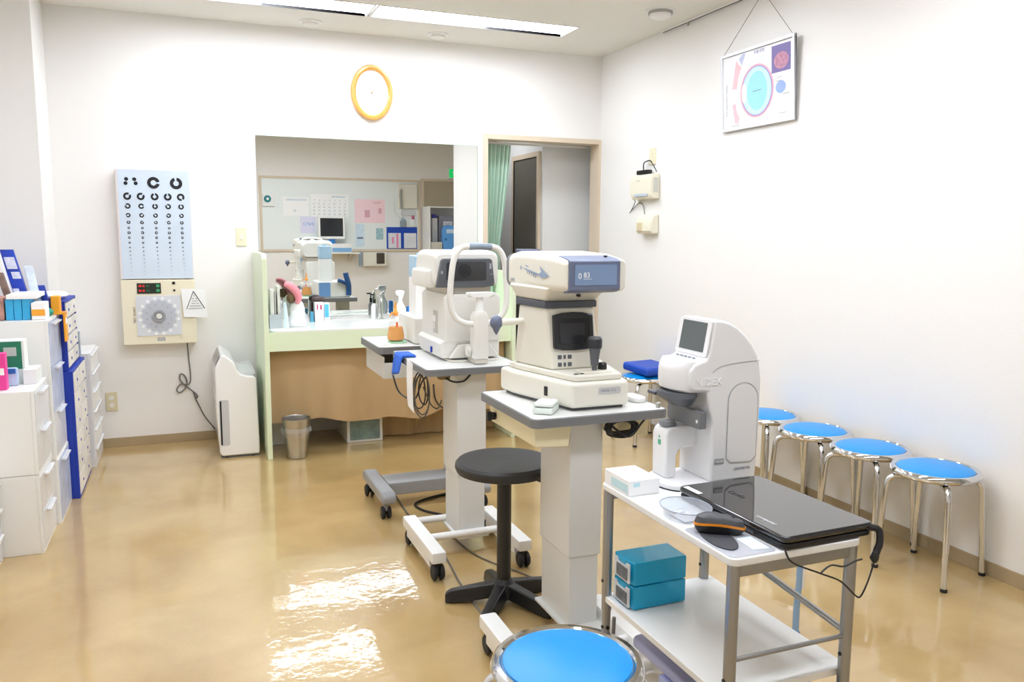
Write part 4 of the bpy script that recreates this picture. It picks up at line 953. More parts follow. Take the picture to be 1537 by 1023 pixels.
for y in (-.15, .15):
    for x in (-.11, .11): obj('rubber_foot', MB().cyl(Ml @ Vector((x, y, .7203)), Ml @ Vector((x, y, .7226)), .008, n=12), BLACKR, lt_)
lc = thing('laptop_cable', 'black plug and thin cable hanging from the laptop corner', 'cable', (1.47, 1.40, .55))
obj('plug', MB().tube(spline([(1.468, 1.41, .742), (1.487, 1.393, .738), (1.486, 1.386, .71), (1.477, 1.384, .692), (1.474, 1.383, .685)], 6), .0085, 10), BLACK, lc)
obj('strain_relief', MB().ball((1.471, 1.383, .678), .011, .008, .016, 12), BLACKR, lc)
P = [(1.20, 1.375, .735), (1.22, 1.372, .705), (1.30, 1.372, .668), (1.36, 1.372, .64), (1.405, 1.372, .60), (1.425, 1.374, .592), (1.445, 1.376, .62), (1.462, 1.378, .66), (1.47, 1.38, .68)]
obj('cord', MB().tube(spline(P, 6), .0022, 6), CABLE, lc)
P = [(1.30, 1.372, .668), (1.33, 1.373, .682), (1.365, 1.371, .675), (1.40, 1.372, .682), (1.42, 1.372, .684)]
obj('cord', MB().tube(spline(P, 6), .0022, 6), CABLE, lc)

# mouse, mouse pad, clear tray
single('plastic_sheet', MB().prism(rr(1.085, 1.21, 1.408, 1.60, .015), 'z', .7203, .7215), clear('grey_sheet', 'c9cbd2', .7, .15), 'grey translucent plastic sheet under the mouse on the trolley corner', 'sheet')
mp = []
for k in range(26):
    a = 2*pi*k/26; mp.append((1.128+.035*cos(a)+.012*sin(a), 1.52+.078*sin(a)))
single('mouse_pad', MB().prism(mp, 'z', .7217, .7245, .001), mat('pad_charcoal', '3c3d42', .7), 'dark grey pad under the orange rimmed mouse', 'mouse pad')
single('paper_slip', MB().prism([(1.158, 1.43), (1.20, 1.425), (1.205, 1.50), (1.165, 1.50)], 'z', .7217, .7223), mat('pale_blue_paper', 'd5e6ee', .7), 'pale blue paper slip between the mouse and the laptop', 'paper')
ms = thing('computer_mouse', 'black mouse with orange rim on the trolley', 'mouse', (1.16, 1.55, .7246))
Mm = Matrix.Translation((1.150, 1.545, .7248)) @ Matrix.Rotation(R(-123), 4, 'Z')
def mouse_ring(z, k, f=1):
    out = []
    for q in range(28):
        a = 2*pi*q/28; w = .0265*k*(1-.15*sin(a)-.12*cos(2*a)); out.append((w*cos(a), .060*f*sin(a), z+(.004*cos(2*a)-.003*sin(a) if .012 < z < .03 else -.004*sin(a) if z >= .03 else 0)))
    return out
obj('lower_shell', MB().loft([mouse_ring(0, .8, .85), mouse_ring(.006, .93, .95), mouse_ring(.017, .98, .99)], M=Mm), BLACK, ms)
obj('orange_rim', MB().loft([mouse_ring(.0165, 1.0, 1.0), mouse_ring(.0225, 1.02, 1.01)], M=Mm), mat('orange_plastic', 'f0921a', .35), ms)
obj('upper_shell', MB().loft([mouse_ring(.0225, .99, .99), mouse_ring(.034, .88, .88), mouse_ring(.041, .6, .62), mouse_ring(.044, .15, .2)], M=Mm), mat('charcoal_shell', '46474b', .45), ms)
obj('wheel', MB().cyl(Mm @ Vector((-.003, .03, .033)), Mm @ Vector((.003, .03, .033)), .007, n=14), BLACKR, ms)
ctp = thing('clear_tray', 'round clear plastic tray with a white card on the trolley edge', 'tray', (1.135, 1.67, .7205))
obj('dish', MB().lathe([(.050, 0), (.053, .002), (.063, .028), (.060, .028), (.050, .004), (.001, .003)], (1.142, 1.675, .7203), 36, .98, 1.15), clear('clear_tray_plastic', 'd3d8e0', .3, .05), ctp)
obj('rim', MB().tube([(1.142+.0612*cos(2*pi*k/40), 1.675+.0715*sin(2*pi*k/40), .7485) for k in range(40)], .0014, 6, closed=True), clear('tray_rim_plastic', 'aab0ba', .75, .08), ctp)
obj('card', MB().box(1.11, 1.16, 1.63, 1.70, .7236, .7246).box(1.118, 1.15, 1.69, 1.705, .7246, .727), mat('silver_card', 'c8ccd4', .35), ctp)
single('instruction_sheet', MB().prism([(1.13, 1.73), (1.195, 1.73), (1.195, 1.84), (1.14, 1.84)], 'z', .7203, .7208), mat('sheet_print', 'e3ecf1', .7, var=.05, vscale=90), 'white printed sheet half under the laptop beside the lens meter', 'paper')

# ------------------------------------------------------------------ left wall storage
def drawer_stack(name, label, grp, xf, xb, y0, y1, z0, z1, rows, cols, mb, mf, mh, pad=.006, handle='lip'):
    t = thing(name, label, 'drawers', ((xf+xb)/2, (y0+y1)/2, z0), grp)
    obj('cabinet', MB().box(xb, xf-.012, y0, y1, z0, z1, .003), mb, t)
    if True:
        fr_ = MB(); fr_.box(xf-.012, xf, y0, y1, z0, z0+pad).box(xf-.012, xf, y0, y1, z1-pad, z1).box(xf-.012, xf, y0, y0+pad, z0+pad, z1-pad).box(xf-.012, xf, y1-pad, y1, z0+pad, z1-pad)
        obj('front_frame', fr_, mb, t)
    dh = (z1-z0-2*pad)/rows; dw = (y1-y0-2*pad)/cols
    for r_ in range(rows):
        for c_ in range(cols):
            a, b = y0+pad+dw*c_+.002, y0+pad+dw*(c_+1)-.002
            p, q = z0+pad+dh*r_+.002, z0+pad+dh*(r_+1)-.002
            if handle == 'dot': a += .005; b -= .005; p += .004; q -= .004
            d = obj('drawer', MB().box(xf-.011, xf+.003, a, b, p, q, .002), mf[(r_+c_) % len(mf)], t)
            if handle == 'lip':
                obj('handle', MB().prism([(xf+.003, q-.012), (xf+.022, q-.016), (xf+.026, q-.009), (xf+.022, q-.006), (xf+.003, q-.004)], 'y', a+.25*(b-a), b-.25*(b-a), .002), mh, d)
            elif handle == 'full':
                obj('handle', MB().box(xf+.003, xf+.016, a, b, q-.014, q-.002, .003), mh, d)
            elif handle == 'dot':
                obj('knob', MB().cyl((xf+.003, (a+b)/2, (p+q)/2), (xf+.006, (a+b)/2, (p+q)/2), .008, n=12), mh, d)
    return t
G1 = 'white drawer units by the left wall'
FR1 = mat('frosted_drawer', 'dcdde0', .25); FR2 = mat('frosted_bluish', 'b3bdd6', .3, var=.2, vscale=14); FR3 = mat('frosted_grey', 'd8d6d4', .3, var=.1, vscale=12)
drawer_stack('drawer_unit', 'white drawer unit on the floor at left, below its matching upper unit', G1, -.633, -.96, 4.005, 4.39, 0, .359, 2, 1, WHITE, [FR1, FR3], FROST, .012)
drawer_stack('drawer_unit', 'white drawer unit at left with pink and green boxes on top', G1, -.633, -.96, 4.005, 4.39, .3605, .733, 2, 1, WHITE, [FR3, FR1], FROST, .012)
drawer_stack('drawer_unit', 'low clear and white drawer unit on floor beside the blue cabinet', G1, -.612, -.93, 4.40, 4.79, 0, .32, 1, 1, WHITE, [FR2], FROST, .012)
drawer_stack('drawer_unit', 'tall white drawer unit at left with cyan boxes on top', G1, -.616, -.93, 4.40, 4.79, .3215, 1.0, 3, 1, WHITE, [FR1, FR2, FR2], FROST, .012)
drawer_stack('drawer_unit', 'nearest white slim drawer unit cut by the left photo edge', G1, -.79, -1.04, 3.60, 3.99, 0, .36, 3, 1, WHITE, [FR1], WHITE, .008, 'full')
BLK = [mat('drawer_board', 'e6e2da', .6), mat('drawer_board_shade', 'dcd8d2', .6, var=.1, vscale=18)]
drawer_stack('blue_cabinet', 'blue cabinet with rows of pale drawers standing on the floor', 'blue drawer cabinets', -.572, -.88, 4.80, 5.36, 0, .69, 6, 2, NAVY, BLK, NAVY, .010, 'dot')
drawer_stack('blue_cabinet', 'smaller blue cabinet with pale drawers on top of the floor cabinet', 'blue drawer cabinets', -.590, -.88, 4.81, 5.27, .6915, 1.06, 4, 2, NAVY, BLK, NAVY, .010, 'dot')
drawer_stack('drawer_tower', 'slim white six drawer tower by the back wall corner', None, -.548, -.735, 5.42, 5.84, 0, .70, 6, 1, WHITEG, [FR1, WHITE], WHITEG, .006, 'full')
# packs
card('green_pack', -.70, -.60, 5.285, 5.315, .6915, .86, mat('dark_green_pack', '35564e', .5, var=.4, vscale=30), 'dark green pack standing on the blue floor cabinet', 'pack', b=.006)
card('grey_pack', -.69, -.585, 5.322, 5.352, .6915, .845, mat('blue_grey_pack', 'b4bcc8', .4, var=.2, vscale=20), 'grey translucent pack standing behind the dark green pack', 'pack', b=.006)
single('crumpled_cloth', MB().ball((-.66, 4.98, 1.083), .07, .12, .022, 18), mat('white_cloth', 'f2f1ee', .9, bump=.8, bscale=18), 'white crumpled cloth on top of the upper blue cabinet', 'cloth')
# on the nearest pair
gp = thing('green_box', 'green and white carton standing on the lower left drawer unit', 'box', (-.73, 4.25, .7335))
obj('carton', MB().box(-.80, -.695, 4.24, 4.33, .7335, .93, .003), mat('white_carton', 'e8ece9', .6), gp)
obj('green_front', MB().box(-.795, -.705, 4.237, 4.2405, .80, .925), mat('bottle_green', '1f7a5c', .5), gp)
obj('grey_label', MB().box(-.775, -.725, 4.2345, 4.2375, .86, .90), mat('label_grey', 'b9c4bf', .6), gp)
gp = thing('pink_box', 'bright pink box at the left photo edge on the drawer unit', 'box', (-.77, 4.10, .7335))
obj('carton', MB().box(-.83, -.742, 4.07, 4.12, .7335, .895, .003), mat('hot_pink', 'ea3e98', .5), gp)
obj('white_label', MB().box(-.775, -.748, 4.0675, 4.0705, .80, .83), PAPER, gp)
gp = thing('blue_packet', 'small blue and white packet in front of the green carton', 'packet', (-.74, 4.18, .7335))
obj('pouch', MB().box(-.765, -.715, 4.17, 4.20, .7335, .815, .008), mat('pale_blue_pack', 'b9cfe8', .5), gp)
obj('blue_band', MB().box(-.763, -.722, 4.167, 4.1705, .79, .812), mat('mid_blue', '2c6fc0', .5), gp)
card('card_tray', -.70, -.645, 4.20, 4.34, .7335, .80, mat('white_carton', 'e8ece9'), 'white card tray right of the green carton', 'tray')
# on the tall column
for i, w in enumerate(('left', 'middle', 'right')):
    card('cyan_box', -.797+.0345*i, -.7645+.0345*i, 4.47, 4.60, 1.0005, 1.10, mat('cyan_carton', '35aadd', .45), '%s of three bright cyan boxes in a row on the drawer unit' % w, 'box', 'three cyan boxes')
card('brown_bundle', -.88, -.803, 4.46, 4.60, 1.0005, 1.11, mat('reddish_pack', 'b98a7c', .6, var=.35, vscale=24), 'reddish brown bundle left of the cyan boxes at the photo edge', 'bundle', b=.01)
card('flat_carton', -.79, -.665, 4.46, 4.77, 1.1008, 1.122, PAPER, 'flat white carton lying on top of the cyan boxes', 'carton')
wp = thing('white_orange_pack', 'white pack with an orange band right of the cyan boxes', 'pack', (-.65, 4.5, 1.0005))
obj('carton', MB().box(-.690, -.630, 4.46, 4.58, 1.0005, 1.082, .004), PAPER, wp)
obj('orange_band', MB().box(-.688, -.632, 4.4575, 4.4605, 1.02, 1.05), mat('amber_print', 'f2a632', .5), wp)
op_ = thing('orange_packet', 'long orange packet hanging down the front of the drawer unit', 'packet', (-.605, 4.70, .86))
obj('pouch', MB().box(-.588, -.578, 4.70, 4.785, .86, 1.012, .004).box(-.66, -.578, 4.70, 4.785, 1.0005, 1.012, .004).box(-.64, -.60, 4.705, 4.78, 1.008, 1.095, .006), mat('amber_pack', 'f5a623', .45), op_)
obj('white_print', MB().box(-.5785, -.5772, 4.715, 4.77, .95, .98), PAPER, op_)
single('teal_crumple', MB().ball((-.645, 4.62, 1.022), .03, .03, .022, 10).ball((-.66, 4.66, 1.02), .02, .03, .02, 10), mat('teal_green', '2a8f78', .6, bump=.8, bscale=40), 'crumpled teal green wrapper behind the white and orange pack', 'wrapper')
def pouch(x0, x1, y, z1, lean, m, label, thick=.03, nm='pouch'):
    rg = []
    for t_ in (0, .05, .3, .6, .9, 1):
        z = 1.0005+(z1-1.0005)*t_; th = thick*(1 if t_ < .7 else 1-.8*(t_-.7)/.3); sh = -lean*t_
        rg.append([(p[0]+sh, p[1], z) for p in rr(x0, x1, y-th/2, y+th/2, min(.006, th*.3), 2)])
    return single(nm, MB().loft(rg), m, label, nm)
pouch(-.665, -.635, 4.735, 1.15, .03, mat('navy_film', '203aa0', .35), 'small navy pouch, lowest of the leaning packs at left', .03)
pouch(-.71, -.672, 4.73, 1.25, .04, mat('white_blue_tube', 'dbe7f4', .35, var=.1, vscale=30), 'white and light blue tube pack standing right of the navy pouches', .034, 'tube')
np_ = pouch(-.775, -.715, 4.73, 1.33, .075, mat('navy_pack', '1b3fb4', .35, var=.3, vscale=12), 'large navy blue pouch leaning against the pillar at left', .04)
npf = ((-.775, 4.7095, 1.0005), (1, 0, 0), Vector((-.075, 0, .33)).normalized())
for q in ([(.01, .24), (.055, .24), (.055, .30), (.01, .30)], [(.02, .19), (.057, .19), (.057, .225), (.02, .225)], [(.004, .10), (.03, .10), (.03, .14), (.004, .14)]):
    obj('printed_label', MB().plate(q, npf, .001), mat('label_lilac', 'd9dcf2', .5, var=.12, vscale=60), np_)
pouch(-.815, -.78, 4.68, 1.31, .06, mat('white_pack', 'f0f0f2', .4, var=.06, vscale=20), 'white leaning pouch left of the large navy pouch', .03)
pouch(-.800, -.768, 4.63, 1.22, .055, mat('brown_dark_pack', '7c665c', .5, var=.4, vscale=22), 'brown and dark leaning pack at the left photo edge', .03, 'pack')
# ------------------------------------------------------------------ right wall
po = thing('hanging_poster', 'framed anatomical eye poster hanging high on the right wall', 'poster', (3.09, 3.965, 2.045))
pa, pb = Vector((3.104, 0, 2.045)), Vector((3.078, 0, 2.492))
pv = (pb-pa).normalized(); pu = Vector((0, -1, 0)); pn = pu.cross(pv)
def pf(off): return (Vector((3.104, 4.287, 2.045))+pn*off, pu, pv)
PW, PH = .647, .448
obj('backing', MB().plate([(0, 0), (PW, 0), (PW, PH), (0, PH)], pf(.002), .006), PAPER, po)
fm_ = MB()
for a_ in ([(0, 0), (PW, 0), (PW, .016), (0, .016)], [(0, PH-.016), (PW, PH-.016), (PW, PH), (0, PH)], [(0, .016), (.016, .016), (.016, PH-.016), (0, PH-.016)], [(PW-.016, .016), (PW, .016), (PW, PH-.016), (PW-.016, PH-.016)]):
    fm_.plate(a_, pf(.0), .018)
obj('frame', fm_, mat('white_aluminium', 'e3e4e8', .3, .3), po)
pr_ = pf(.0083)
def pr_at(k): return pf(.0083+.0004*k)
def ell(cx, cy, rx, ry, n=36, rot=0): return [(cx+rx*cos(2*pi*k/n), cy+ry*sin(2*pi*k/n)) for k in range(n)]
ex, ey = .325, .20
PINK = mat('print_pink', 'e8a3b0', .6); PURP = mat('print_purple', '8f86cc', .6); CYAN = mat('print_cyan', '92d9ec', .6); CYAN2 = mat('print_cyan_light', 'bfe6f0', .6); BLUEP = mat('print_blue', '8caade', .6); ROSE = mat('print_rose', 'f0bcc4', .6)
obj('print_eye', MB().plate(ell(ex, ey, .148, .148), pr_at(0), .0004), PINK, po)
obj('print_eye', MB().plate(ell(ex, ey, .136, .139), pr_at(1), .0004), PURP, po)
obj('print_eye', MB().plate(ell(ex, ey, .128, .133), pr_at(2), .0004), CYAN2, po)
obj('print_eye', MB().plate(ell(ex+.004, ey, .088, .108), pr_at(3), .0004), CYAN, po)
obj('print_lens', MB().plate(ell(ex-.112, ey, .022, .055), pr_at(3), .0004), PAPER, po)
obj('print_nerve', MB().plate(ell(ex+.205, ey-.01, .042, .034), pr_at(1), .0004), BLUEP, po)
obj('print_muscle', MB().plate([(.10, .24), (.14, .40), (.165, .37), (.19, .355), (.16, .30), (.145, .235)], pr_at(1), .0004).plate([(.10, .15), (.13, .155), (.145, .10), (.17, .07), (.155, .035), (.125, .04)], pr_at(1), .0004), ROSE, po)
obj('print_vessel', MB().plate([(.165, .40), (.20, .425), (.225, .425), (.215, .40), (.19, .36), (.18, .38)], pr_at(1), .0004), mat('print_grey_blue', 'b9c0e0', .6), po)
obj('print_axis', MB().plate([(ex-.03, ey-.002), (ex+.045, ey), (ex+.045, ey+.003), (ex-.03, ey+.002)], pr_at(5), .0004), mat('print_dark', '6a6a90', .6), po)
obj('print_photo', MB().plate([(.455, .27), (.61, .27), (.61, .415), (.455, .415)], pr_at(1), .0004), mat('print_violet', '6a5a9e', .6), po)
obj('print_photo_rows', MB().plate(ell(.535, .33, .06, .045), pr_at(2), .0004), mat('print_orange_violet', 'b67a96', .6, var=.35, vscale=60), po)
pt0 = pf(.0095); P0_ = pt0[0]
text('THE EYE', (P0_+pu*.30+pv*.412, pu, pv), .026, mat('print_text_purple', '9c8fc0', .6), po)
text('EYE ANATOMY CHART', (P0_+pu*.05+pv*.09, pv, -pu), .018, INKG, po)
for q, (a_, b_) in enumerate(((.50, .245), (.49, .225), (.55, .15), (.52, .05), (.10, .028))): text('lens and retina'[:9+q], (P0_+pu*a_+pv*b_, pu, pv), .012, INKG, po)
obj('glass', MB().plate([(.014, .014), (PW-.014, .014), (PW-.014, PH-.014), (.014, PH-.014)], pf(.0125), .0015), GLASS, po)
st_ = MB()
apex = Vector((3.096, 3.955, 2.785))
cA = pf(.008)[0]+pu*.02+pv*(PH-.001); cB = pf(.008)[0]+pu*(PW-.02)+pv*(PH-.001)
st_.tube([cA, apex], .0016, 6).tube([cB, apex], .0016, 6)
obj('cord', st_, CABLEG, po)
obj('hook', MB().box(3.092, 3.100, 3.948, 3.962, 2.775, 2.7925, .001), STEEL, po)
rl = thing('picture_rail', 'thin dark picture rail along the ceiling edge of the right wall', 'rail', (3.10, 3.6, 2.786))
obj('track', MB().box(3.088, 3.1115, 2.2, 5.02, 2.793, 2.7995), mat('rail_dark', '54554f', .5), rl)
obj('edge', MB().box(3.084, 3.0878, 2.2, 5.02, 2.788, 2.7995), WHITE, rl)
obj('runner', MB().box(3.096, 3.104, 4.70, 4.715, 2.77, 2.793, .001), STEEL, rl)
# sensors
sp_ = thing('outlet_plate', 'narrow ivory outlet plate above the wall box with black plug', 'outlet', (3.11, 5.11, 1.915))
obj('plate', MB().box(3.104, RX, 5.07, 5.155, 1.915, 2.03, .003), IVORY, sp_)
obj('screw', MB().cyl((3.1035, 5.11, 1.99), (3.1045, 5.11, 1.99), .004, n=10), STEEL, sp_)
wb_ = thing('wall_unit', 'larger ivory wall unit with black adapter on top on right wall', 'wall box', (3.08, 5.15, 1.675))
obj('housing', MB().prism([(3.112, 1.675), (3.055, 1.675), (3.035, 1.72), (3.035, 1.80), (3.05, 1.845), (3.112, 1.855)], 'y', 5.01, 5.30, .010), mat('ivory_housing', 'ebe6d2', .4), wb_)
obj('grille', MB().box(3.06, 3.095, 5.005, 5.0105, 1.72, 1.82, .001), mat('grille_grey', 'cfcfc6', .5), wb_)
obj('label', MB().box(3.038, 3.046, 5.06, 5.24, 1.695, 1.712, M=Matrix.Translation((0, 0, 0))), mat('label_blue', 'b9c8d8', .5), wb_)
obj('indicators', MB().box(3.0345, 3.0355, 5.19, 5.20, 1.80, 1.807).box(3.0345, 3.0355, 5.16, 5.17, 1.80, 1.807), INKG, wb_)
obj('adapter', MB().box(3.06, 3.10, 5.10, 5.25, 1.852, 1.88, .003), BLACK, wb_)
obj('cord', MB().tube(spline([(3.09, 5.20, 1.88), (3.08, 5.18, 1.93), (3.09, 5.13, 1.945), (3.10, 5.11, 1.935)], 6), .004, 6).tube(spline([(3.10, 5.11, 1.93), (3.09, 5.06, 1.90), (3.095, 5.03, 1.86)], 6), .003, 6), CABLE, wb_)
wb2 = thing('wall_sensor', 'smaller ivory wall sensor below the larger wall unit', 'sensor', (3.08, 5.12, 1.43))
obj('housing', MB().prism([(3.112, 1.43), (3.06, 1.43), (3.045, 1.45), (3.042, 1.50), (3.06, 1.56), (3.08, 1.568), (3.112, 1.57)], 'y', 5.01, 5.22, .012), mat('ivory_housing', 'ebe6d2'), wb2)
obj('window', MB().box(3.040, 3.046, 5.12, 5.19, 1.45, 1.51, .002), mat('tan_window', 'd8cba6', .4), wb2)
obj('cord', MB().tube(spline([(3.06, 5.28, 1.70), (3.09, 5.31, 1.66), (3.10, 5.38, 1.60), (3.10, 5.40, 1.585), (3.10, 5.34, 1.62), (3.10, 5.26, 1.655), (3.095, 5.20, 1.63), (3.09, 5.17, 1.57)], 6), .003, 6), CABLEG, wb2)

# ------------------------------------------------------------------ behind the camera (seen in the mirror)
def rbx(px0, px1, z0, z1, y0, y1, b=0): return MB().box(px0, px1, y0, y1, z0, z1, b)
YW = YR
wbd = thing('whiteboard', 'large framed whiteboard on the wall opposite, seen in the mirror', 'whiteboard', (2.24, YW, 1.15))
WX0, WX1, WZ0, WZ1 = 1.035, 3.415, 1.15, 2.235
obj('panel', MB().box(WX0+.03, WX1-.03, YW, YW+.012, WZ0+.03, WZ1-.03), mat('whiteboard_white', 'eaf0ef', .25), wbd)
fw_ = MB()
fw_.box(WX0, WX1, YW, YW+.02, WZ0, WZ0+.035, .003).box(WX0, WX1, YW, YW+.02, WZ1-.035, WZ1, .003).box(WX0, WX0+.035, YW, YW+.02, WZ0+.035, WZ1-.035, .003).box(WX1-.035, WX1, YW, YW+.02, WZ0+.035, WZ1-.035, .003)
obj('frame', fw_, FRAME, wbd)
YB = YW+.0125
def sheet(name, x0, x1, z0, z1, m, label, cat='paper', grp=None):
    t = thing(name, label, cat, ((x0+x1)/2, YB, z0), grp)
    obj('sheet', MB().box(x0, x1, YB, YB+.002, z0, z1), m, t); return t
YT = YB+.0022
def rt(body, x, z, size, m, t, al='LEFT'): text(body, REAR((x, YT, z)), size, m, t, 'lettering', al)
# reflected left of the photo = smaller x
s1 = sheet('notice_sheet', 1.36, 1.73, 1.67, 1.94, PAPER, 'white notice with blue heading on the whiteboard, left in the mirror')
rt('NOTICE BOARD', 1.70, 1.90, .04, INKB, s1); rt('o', 1.55, 1.75, .07, INKB, s1)
s2 = sheet('calendar', 1.76, 2.31, 1.66, 1.99, PAPER, 'white calendar sheet on the whiteboard above the monitor')
for r_ in range(5):
    for c_ in range(7): rt(str(r_*7+c_+1), 2.27-.075*c_, 1.90-.05*r_, .032, INKG, s2)
rt('CALENDAR', 2.27, 1.955, .04, INKB, s2)
s3 = sheet('pink_poster', 2.40, 2.86, 1.58, 1.93, mat('poster_pink', 'f6d7df', .6), 'pale pink poster on the whiteboard, right of the calendar in the mirror', 'poster')
rt('MENU', 2.8, 1.88, .045, mat('print_rosy', 'd98a9c', .6), s3)
obj('print_blocks', MB().box(2.55, 2.63, YT, YT+.001, 1.66, 1.77).box(2.76, 2.81, YT, YT+.001, 1.72, 1.80), mat('print_mauve', 'd9a9b8', .6), s3)
s4 = sheet('lilac_notice', 1.60, 1.82, 1.42, 1.66, mat('lilac_paper', 'dcdaf0', .6), 'lilac notice with blue lettering on the whiteboard, left of monitor')
rt('INFO', 1.80, 1.55, .07, INKB, s4)
s5 = sheet('blue_leaflet', 2.41, 2.54, 1.22, 1.56, mat('pale_blue_leaflet', 'cfe2ee', .6, var=.1, vscale=30), 'tall pale blue leaflet on the whiteboard below the pink poster')
obj('print', MB().box(2.43, 2.52, YT, YT+.001, 1.34, 1.365), mat('print_dark', '6a6a90', .6), s5)
s6 = sheet('photo_leaflet', 2.72, 2.83, 1.33, 1.50, mat('sea_print', '9fc3cc', .6, var=.25, vscale=24), 'small photo leaflet on the whiteboard left of the blue pocket')
dsp = thing('tape_holder', 'white holder with teal dial at the end of the whiteboard', 'holder', (1.14, YB, 1.82))
obj('plate', MB().box(1.075, 1.24, YB, YB+.03, 1.80, 1.98, .008), WHITE, dsp)
obj('dial', MB().cyl((1.145, YB+.03, 1.905), (1.145, YB+.05, 1.905), .05, b=.008), mat('dial_teal', '1f7f88', .4), dsp)
obj('dial_center', MB().cyl((1.145, YB+.05, 1.905), (1.145, YB+.056, 1.905), .018), WHITE, dsp)
bpk = thing('document_pocket', 'royal blue document pocket with clear windows on the whiteboard', 'document pocket', (3.1, YB, 1.18))
obj('sheet', MB().box(2.88, 3.36, YB, YB+.006, 1.19, 1.52, .002), ROYAL, bpk)
for x0, x1 in ((2.905, 3.10), (3.15, 3.345)):
    obj('window', MB().box(x0, x1, YB+.006, YB+.016, 1.20, 1.43, .002), mat('pocket_paper', 'dfe2ea', .4, var=.06, vscale=12), bpk)
obj('pink_slip', MB().box(3.03, 3.06, YB+.016, YB+.018, 1.205, 1.42).box(2.96, 2.99, YB+.016, YB+.018, 1.27, 1.37), mat('slip_pink', 'e58bb6', .6), bpk)
ph = thing('wall_phone', 'cream wall telephone at the right end of the whiteboard', 'telephone', (3.2, YB, 1.80))
obj('body', MB().box(3.06, 3.36, YB, YB+.05, 1.80, 2.17, .02), CREAM, ph)
obj('handset', MB().tube(spline([(3.10, YB+.07, 1.80), (3.09, YB+.085, 1.90), (3.085, YB+.085, 2.0), (3.095, YB+.07, 2.08)], 6), .018, 10), mat('phone_grey', '9a9a98', .4), ph)
obj('cord', MB().tube(spline([(3.10, YB+.06, 1.80), (3.12, YB+.05, 1.65), (3.15, YB+.03, 1.55), (3.06, YB+.03, 1.7), (3.0, YB+.03, 1.75), (3.0, YB+.03, 1.9)], 6), .005, 6), LGREY, ph)
lb_ = thing('label_rack', 'small clear rack under the wall telephone', 'rack', (3.2, YB, 1.70))
obj('rack', MB().box(3.11, 3.34, YB, YB+.03, 1.70, 1.77, .004), FROST, lb_)
mk = thing('marker_holder', 'grey holder of pens above the blue document pocket', 'pen holder', (3.14, YB, 1.52))
obj('cup', MB().box(3.09, 3.18, YB, YB+.05, 1.525, 1.62, .005), mat('holder_grey', '8f9aa2', .5), mk)
obj('pens', MB().cyl((3.12, YB+.025, 1.56), (3.12, YB+.025, 1.66), .008).cyl((3.15, YB+.03, 1.56), (3.15, YB+.03, 1.65), .008), INKB, mk)
pkb = thing('hand_cream', 'pink topped bottle hanging by the end of the whiteboard', 'bottle', (3.29, YB, 1.53))
obj('body', MB().box(3.26, 3.32, YB, YB+.04, 1.525, 1.64, .008), WHITE, pkb); obj('cap', MB().cyl((3.29, YB+.02, 1.64), (3.29, YB+.02, 1.69), .022), mat('cap_rose', 'b85a78', .5), pkb)
# shelf with monitor under the whiteboard
sh = thing('wall_shelf', 'narrow cream wall shelf below the whiteboard holding the monitor', 'shelf', (1.98, YW, 1.10))
obj('board', MB().box(1.55, 2.42, YW, YW+.28, 1.12, 1.142, .003), CREAM, sh)
for x in (1.65, 2.3): obj('bracket', MB().prism([(YW, 1.0), (YW+.02, 1.0), (YW+.2, 1.12), (YW, 1.12)], 'x', x-.01, x+.01), LGREY, sh)
mo = thing('monitor', 'small white framed monitor with dark screen on the wall shelf', 'monitor', (2.03, YW+.14, 1.1425))
obj('bezel', MB().box(1.835, 2.225, YW+.13, YW+.165, 1.335, 1.67, .008), WHITE, mo)
obj('screen', MB().box(1.865, 2.195, YW+.1645, YW+.1665, 1.375, 1.64), SCREEN, mo)
obj('stand', MB().box(1.99, 2.08, YW+.12, YW+.15, 1.16, 1.34, .004), mat('stand_blue', '2f86d0', .4), mo)
obj('foot', MB().box(1.92, 2.14, YW+.06, YW+.22, 1.1425, 1.16, .004), WHITE, mo)
tp = thing('blue_carton', 'long white and blue carton on the wall shelf by the monitor', 'carton', (2.1, YW+.25, 1.1425))
obj('carton', MB().box(1.95, 2.30, YW+.225, YW+.275, 1.1425, 1.27, .003), WHITE, tp)
obj('blue_side', MB().box(1.955, 2.295, YW+.2745, YW+.2765, 1.15, 1.21), mat('carton_blue', '7fb0dd', .5), tp)
card('tissue_carton', 1.80, 1.90, YW+.12, YW+.22, 1.1425, 1.29, mat('carton_pale_blue', 'b8d4ea', .5), 'pale blue carton on the wall shelf left of the monitor foot', 'carton')
wx = thing('glove_dispenser', 'cream dispenser box on the wall below the whiteboard', 'dispenser', (2.62, YW, 0.98))
obj('box', MB().box(2.50, 2.86, YW-.001, YW+.11, .93, 1.14, .012), CREAM, wx)
obj('dark_panel', MB().box(2.70, 2.82, YW+.11, YW+.118, .97, 1.13, .01), mat('brown_panel', '4d4238', .4), wx)
sd_ = thing('soap_holder', 'narrow grey blue holder hanging at the whiteboard lower edge', 'holder', (2.45, YW+.02, 1.0))
obj('tube', MB().box(2.452, 2.492, YW-.001, YW+.03, .93, 1.145, .006), mat('holder_blue_grey', '9fb2c8', .4), sd_)
